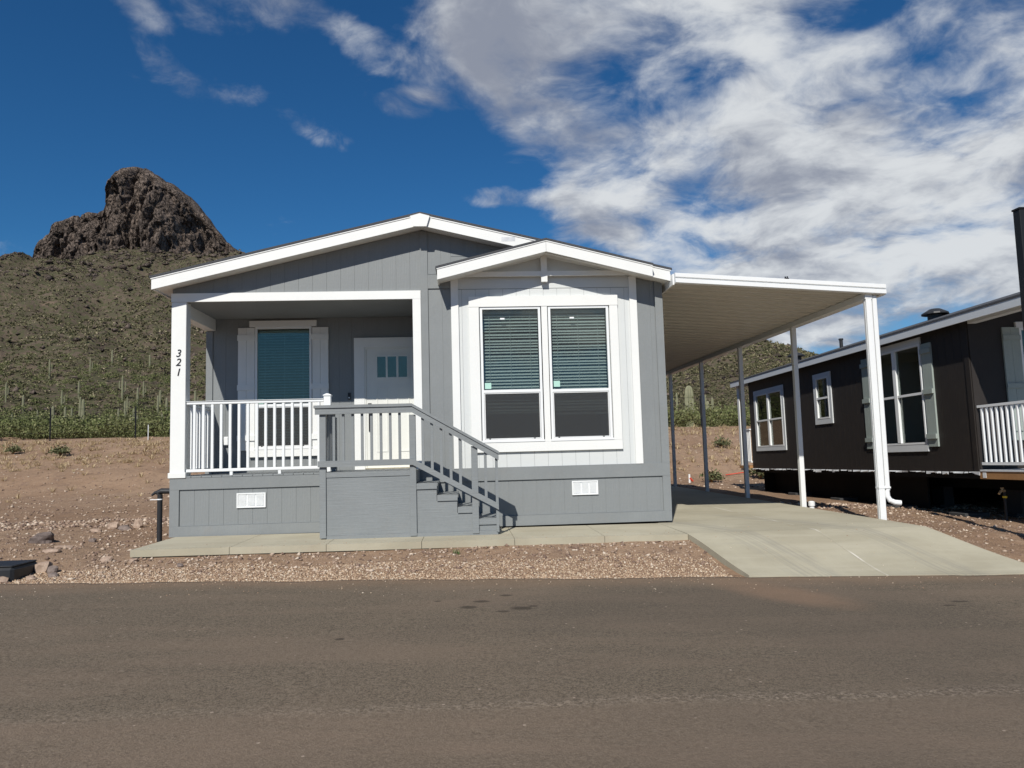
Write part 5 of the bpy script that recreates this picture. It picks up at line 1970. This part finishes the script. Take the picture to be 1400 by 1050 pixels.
# torn house wrap hanging below the siding
hw = MB()
rr2 = random.Random(8)
yy = NYF
while yy < NYB:
    L = rr2.uniform(0.06, 0.32)
    dz_ = rr2.choice((0.010, 0.018, 0.03, 0.055)) * rr2.uniform(0.7, 1.2)
    hw.add([(XN - 0.004, yy, 0.555), (XN - 0.004, yy + L, 0.555), (XN - 0.03 * rr2.random(), yy + L * 0.9, 0.55 - dz_), (XN - 0.03 * rr2.random(), yy + L * 0.1, 0.55 - dz_ * rr2.uniform(0.3, 1.2)),
            (XN + 0.004, yy, 0.555), (XN + 0.004, yy + L, 0.555), (XN + 0.003, yy + L * 0.9, 0.55 - dz_), (XN + 0.003, yy + L * 0.1, 0.55 - dz_)],
           [(0, 1, 2, 3), (7, 6, 5, 4), (0, 4, 5, 1), (1, 5, 6, 2), (2, 6, 7, 3), (3, 7, 4, 0)])
    yy += L * rr2.uniform(0.75, 1.3)
hw.build('house_wrap', 'house_wrap', nb)
MB().prism([(NYF - 0.02, 0.50), (NYF + 0.17, 0.545), (NYF + 0.17, 0.56), (NYF - 0.03, 0.56)], XN - 0.03, XN - 0.006, 'yz').build('house_wrap', 'house_wrap', nb)
ub = MB()
ub.box(XN + 0.05, XN + 6.95, NYF + 0.05, NYB - 0.05, 0.44, 0.54)
ub.box(XN + 1.2, XN + 1.35, NYF, NYB, 0.20, 0.44).box(XN + 5.2, XN + 5.35, NYF, NYB, 0.20, 0.44)
ub.box(XN + 3.4, XN + 3.45, -0.8, NYB, -0.45, 0.44)  # from here on: black sheets added to keep the open crawlspace dark
ub.box(XN + 0.3, XN + 3.4, NYB - 0.06, NYB - 0.02, -0.45, 0.44)
ub.box(XN + 0.6, XN + 0.64, NYF + 2.4, NYB - 0.07, -0.25, 0.44)
ub.build('underbelly_and_shade_sheets', 'under_shade_black', nb)
for yb_ in (1.6, 3.7, 5.9, 8.2):
    for xb2 in (XN + 0.35, XN + 1.27):
        mbk = MB()
        gzb = float(ground_z(xb2, yb_)) + 0.015 * yb_
        mbk.bbox(xb2 - 0.22, xb2 + 0.22, yb_ - 0.22, yb_ + 0.22, gzb - 0.03, gzb + 0.06, c=0.006)
        if xb2 > XN + 1:
            mbk.box(xb2 - 0.1, xb2 + 0.1, yb_ - 0.2, yb_ + 0.2, gzb + 0.06, 0.20)
        mbk.build('pier_block', 'block_grey', nb)
# porch of the brown house
PF = -0.82
nx('rim_joist', 'bare_wood', nb, XN - 0.02, XN + 0.02, PF, NYF - 0.02, 0.445, 0.565)
nx('rim_joist', 'bare_wood', nb, XN + 0.021, XN + 3.4, PF, PF + 0.04, 0.445, 0.565)
nx('joist_hanger', 'white_metal', nb, XN - 0.024, XN - 0.0205, NYF - 0.17, NYF - 0.09, 0.462, 0.548)
for i in range(10):
    B('porch_plank', 'grey_trim', nb, XN - 0.03, XN + 3.4, PF + i * 0.15, PF + i * 0.15 + 0.146, 0.5655, 0.592)
nx('porch_beam', 'grey_trim', nb, XN, XN + 0.14, PF, NYF - 0.02, 2.985, 3.105)
nx('porch_post', 'grey_trim', nb, XN, XN + 0.18, PF, PF + 0.18, 0.593, 2.984)
nr_ = nx('railing', 'white_vinyl', nb, XN + 0.02, XN + 0.07, PF + 0.19, NYF - 0.03, 1.59, 1.63)
B('bottom_rail', 'white_vinyl', nr_, XN + 0.022, XN + 0.068, PF + 0.19, NYF - 0.03, 0.665, 0.71)
bm3 = MB().bbox(XN + 0.027, XN + 0.063, -0.018, 0.018, 0.711, 1.589, c=0.004).mesh('baluster', 'white_vinyl')
for i in range(11):
    mobj('baluster', bm3, nr_, (0, NYF - 0.11 - i * 0.113, 0))
nr2 = nx('railing', 'white_vinyl', nb, XN + 0.2, XN + 3.2, PF + 0.05, PF + 0.10, 1.59, 1.63)
pw = MB()
x0w, x1w, z0w, z1w = 13.375, 14.245, 1.22, 2.90
pw.box(x0w, x0w + .035, NYF - 0.03, NYF + 0.04, z0w, z1w).box(x1w - .035, x1w, NYF - 0.03, NYF + 0.04, z0w, z1w).box(x0w + .035, x1w - .035, NYF - 0.03, NYF + 0.04, z1w - .035, z1w).box(x0w + .035, x1w - .035, NYF - 0.03, NYF + 0.04, z0w, z0w + .035)
po_ = pw.build('window', 'white_vinyl', nb)
B('pane', 'porch_glass', po_, x0w + .035, x1w - .035, NYF - 0.005, NYF, z0w + .035, z1w - .035)
B('casing', 'grey_trim', po_, x0w - 0.06, x1w + 0.06, NYF - 0.045, NYF - 0.001, z1w + .001, z1w + 0.10)
s_ = MB().box(13.08, 13.225, NYF - 0.03, NYF - 0.001, 1.05, 2.915).box(13.228, 13.37, NYF - 0.03, NYF - 0.001, 1.05, 2.915).build('shutter', 'sage_shutter', nb)
for z in (1.2, 1.90, 2.70):
    B('batten', 'sage_shutter', s_, 13.075, 13.375, NYF - 0.05, NYF - 0.0305, z, z + 0.08)
# rear porch post and railing at the far end
nx('rear_porch_post', 'white_paint', nb, 12.42, 12.56, 11.0, 11.14, 0.5, 3.05)
nx('rear_beam', 'grey_trim', nb, 12.45, 12.6, NYB + 0.01, 11.0, 2.95, 3.08)
nx('rear_deck', 'bare_wood', nb, 12.4, 15.0, NYB + 0.01, 11.2, 0.56, 0.64)
rr_ = nx('rear_railing', 'white_vinyl', nb, 12.46, 12.51, NYB + 0.02, 10.99, 1.66, 1.70)
B('bottom_rail', 'white_vinyl', rr_, 12.46, 12.51, NYB + 0.02, 10.99, 0.72, 0.76)
bm4 = MB().box(12.47, 12.50, -0.02, 0.02, 0.761, 1.659).mesh('baluster', 'white_vinyl')
for i in range(6):
    mobj('baluster', bm4, rr_, (0, NYB + 0.08 + i * 0.1, 0))

# ------------------------------------------------------------------ small things
pst = thing('metal_post', 'tall dark square metal post in front of the brown house, cut by the right edge', 'post', (11.22, -2.25, float(ground_z(11.2, -2.25))))
MB().bbox(11.145, 11.265, -2.31, -2.19, float(ground_z(11.1, -2.25)) - 0.1, 3.92, c=0.006).build('shaft', 'pole_paint', pst)
MB().bbox(11.135, 11.275, -2.32, -2.18, 3.921, 3.945, c=0.004).build('post_cap', 'pole_paint', pst)

sx_, sy_ = -0.235, 0.25
szz = float(ground_z(sx_, sy_))
sp_ = thing('standpipe', 'black insulated water standpipe with elbow at the left corner of the grey house', 'standpipe', (sx_, sy_, szz))
mb = MB().tube([(sx_, sy_, szz - 0.1), (sx_, sy_, 0.60)], 0.036, 14)
mb.build('insulated_pipe', 'black_plastic', sp_)
MB().tube([(sx_ - 0.02, sy_, 0.595), (sx_ - 0.02, sy_, 0.625), (sx_ + 0.02, sy_, 0.645), (sx_ + 0.22, sy_, 0.640)], [0.040, 0.042, 0.042, 0.038], 12).build('elbow', 'black_plastic', sp_)
MB().tube([(sx_ - 0.005, sy_, 0.63), (sx_ - 0.07, sy_, 0.625), (sx_ - 0.115, sy_ - 0.01, 0.585)], [0.032, 0.022, 0.014], 10).build('spout', 'black_plastic', sp_)
MB().tube([(sx_, sy_, 0.52), (sx_, sy_, 0.535)], 0.039, 14).box(sx_ - 0.14, sx_ - 0.036, sy_ - 0.004, sy_ + 0.0, 0.520, 0.530).build('tie', 'sticker_white', sp_)

gzu = float(ground_z(-1.05, -2.2))
ub_ = thing('utility_box', 'black plastic utility box set in the rocks at the left edge beside the road', 'utility box', (-1.05, -2.15, gzu))
MB().bbox(-1.36, -0.735, -2.42, -1.90, gzu - 0.1, gzu + 0.125, c=0.03).build('box_body', 'black_plastic', ub_)
MB().bbox(-1.345, -0.75, -2.405, -1.915, gzu + 0.1255, gzu + 0.142, c=0.01).build('lid', 'black_plastic', ub_)

wz = float(ground_z(10.42, 1.9))
wc = thing('cleanout_pipe', 'short white pipe with cap on the dirt behind the second carport post', 'pipe', (10.42, 2.35, wz))
MB().tube([(10.42, 2.35, wz - 0.05), (10.42, 2.35, wz + 0.10)], 0.045, 14).build('pipe', 'white_vinyl', wc)
MB().tube([(10.42, 2.35, wz + 0.10), (10.42, 2.35, wz + 0.17), (10.42, 2.35, wz + 0.185)], [0.058, 0.058, 0.03], 14).build('cap', 'white_vinyl', wc)

tp = thing('water_tap', 'water tap on a thin riser pipe under the brown porch, yellow tape around it', 'tap', (12.75, 0.55, float(ground_z(12.75, 0.55))))
tz = float(ground_z(12.75, 0.55))
MB().tube([(12.75, 0.55, tz - 0.05), (12.75, 0.55, 0.24)], 0.02, 10).build('riser', 'black_plastic', tp)
MB().tube([(12.75, 0.55, 0.13), (12.75, 0.55, 0.16)], 0.034, 12).build('tape', 'yellow_tape', tp)
MB().tube([(12.75, 0.55, 0.24), (12.68, 0.53, 0.245), (12.63, 0.51, 0.20)], [0.026, 0.022, 0.018], 10).tube([(12.70, 0.53, 0.25), (12.70, 0.53, 0.285)], 0.010, 8).tube([(12.675, 0.53, 0.287), (12.725, 0.53, 0.287)], 0.012, 8).build('spigot', 'brass', tp)

rp = MB().tube([(14.3, 17.9, float(ground_z(14.3, 17.9)) + 0.05), (15.0, 18.0, float(ground_z(15, 18)) + 0.07), (15.6, 18.1, float(ground_z(15.6, 18.1)) + 0.06)], 0.020, 8).build('red_pipe', 'red_plastic', None, True)
tag(rp, 'length of orange red pipe lying on the ground behind the carport', 'pipe')
gzr = float(ground_z(12.35, 16.2))
rp = thing('marker_flag', 'small red and white marker stub on the ground behind the rearmost carport post', 'marker', (12.35, 16.2, gzr))
MB().tube([(12.35, 16.2, gzr - 0.03), (12.35, 16.2, gzr + 0.32)], 0.035, 8).build('stub', 'white_vinyl', rp)
MB().tube([(12.35, 16.2, gzr + 0.18), (12.48, 16.2, gzr + 0.06)], [0.05, 0.03], 8).build('hose_end', 'red_plastic', rp)

# pebbles tracked on to the concrete
sx_ = np.r_[r_.uniform(0.2, 6.9, 150), r_.uniform(7.25, 9.9, 110)]
sy_ = np.r_[-1.47 + 0.5 * r_.random(150) ** 2.5, r_.uniform(-2.9, -0.5, 110)]
sz_ = np.array([slab_z(a, b) for a, b in zip(sx_, sy_)])
ss_ = 0.003 + 0.006 * r_.random(260) ** 2
V, F = pebbles(np.stack([sx_, sy_, sz_ + ss_ * 0.2], 1), ss_, 37)
sg = mobj('stray_gravel', fast_mesh('stray_gravel', V, F, 'gravel'))
sg['kind'] = 'stuff'
sg['label'] = 'stray pebbles scattered on the concrete walk and drive'
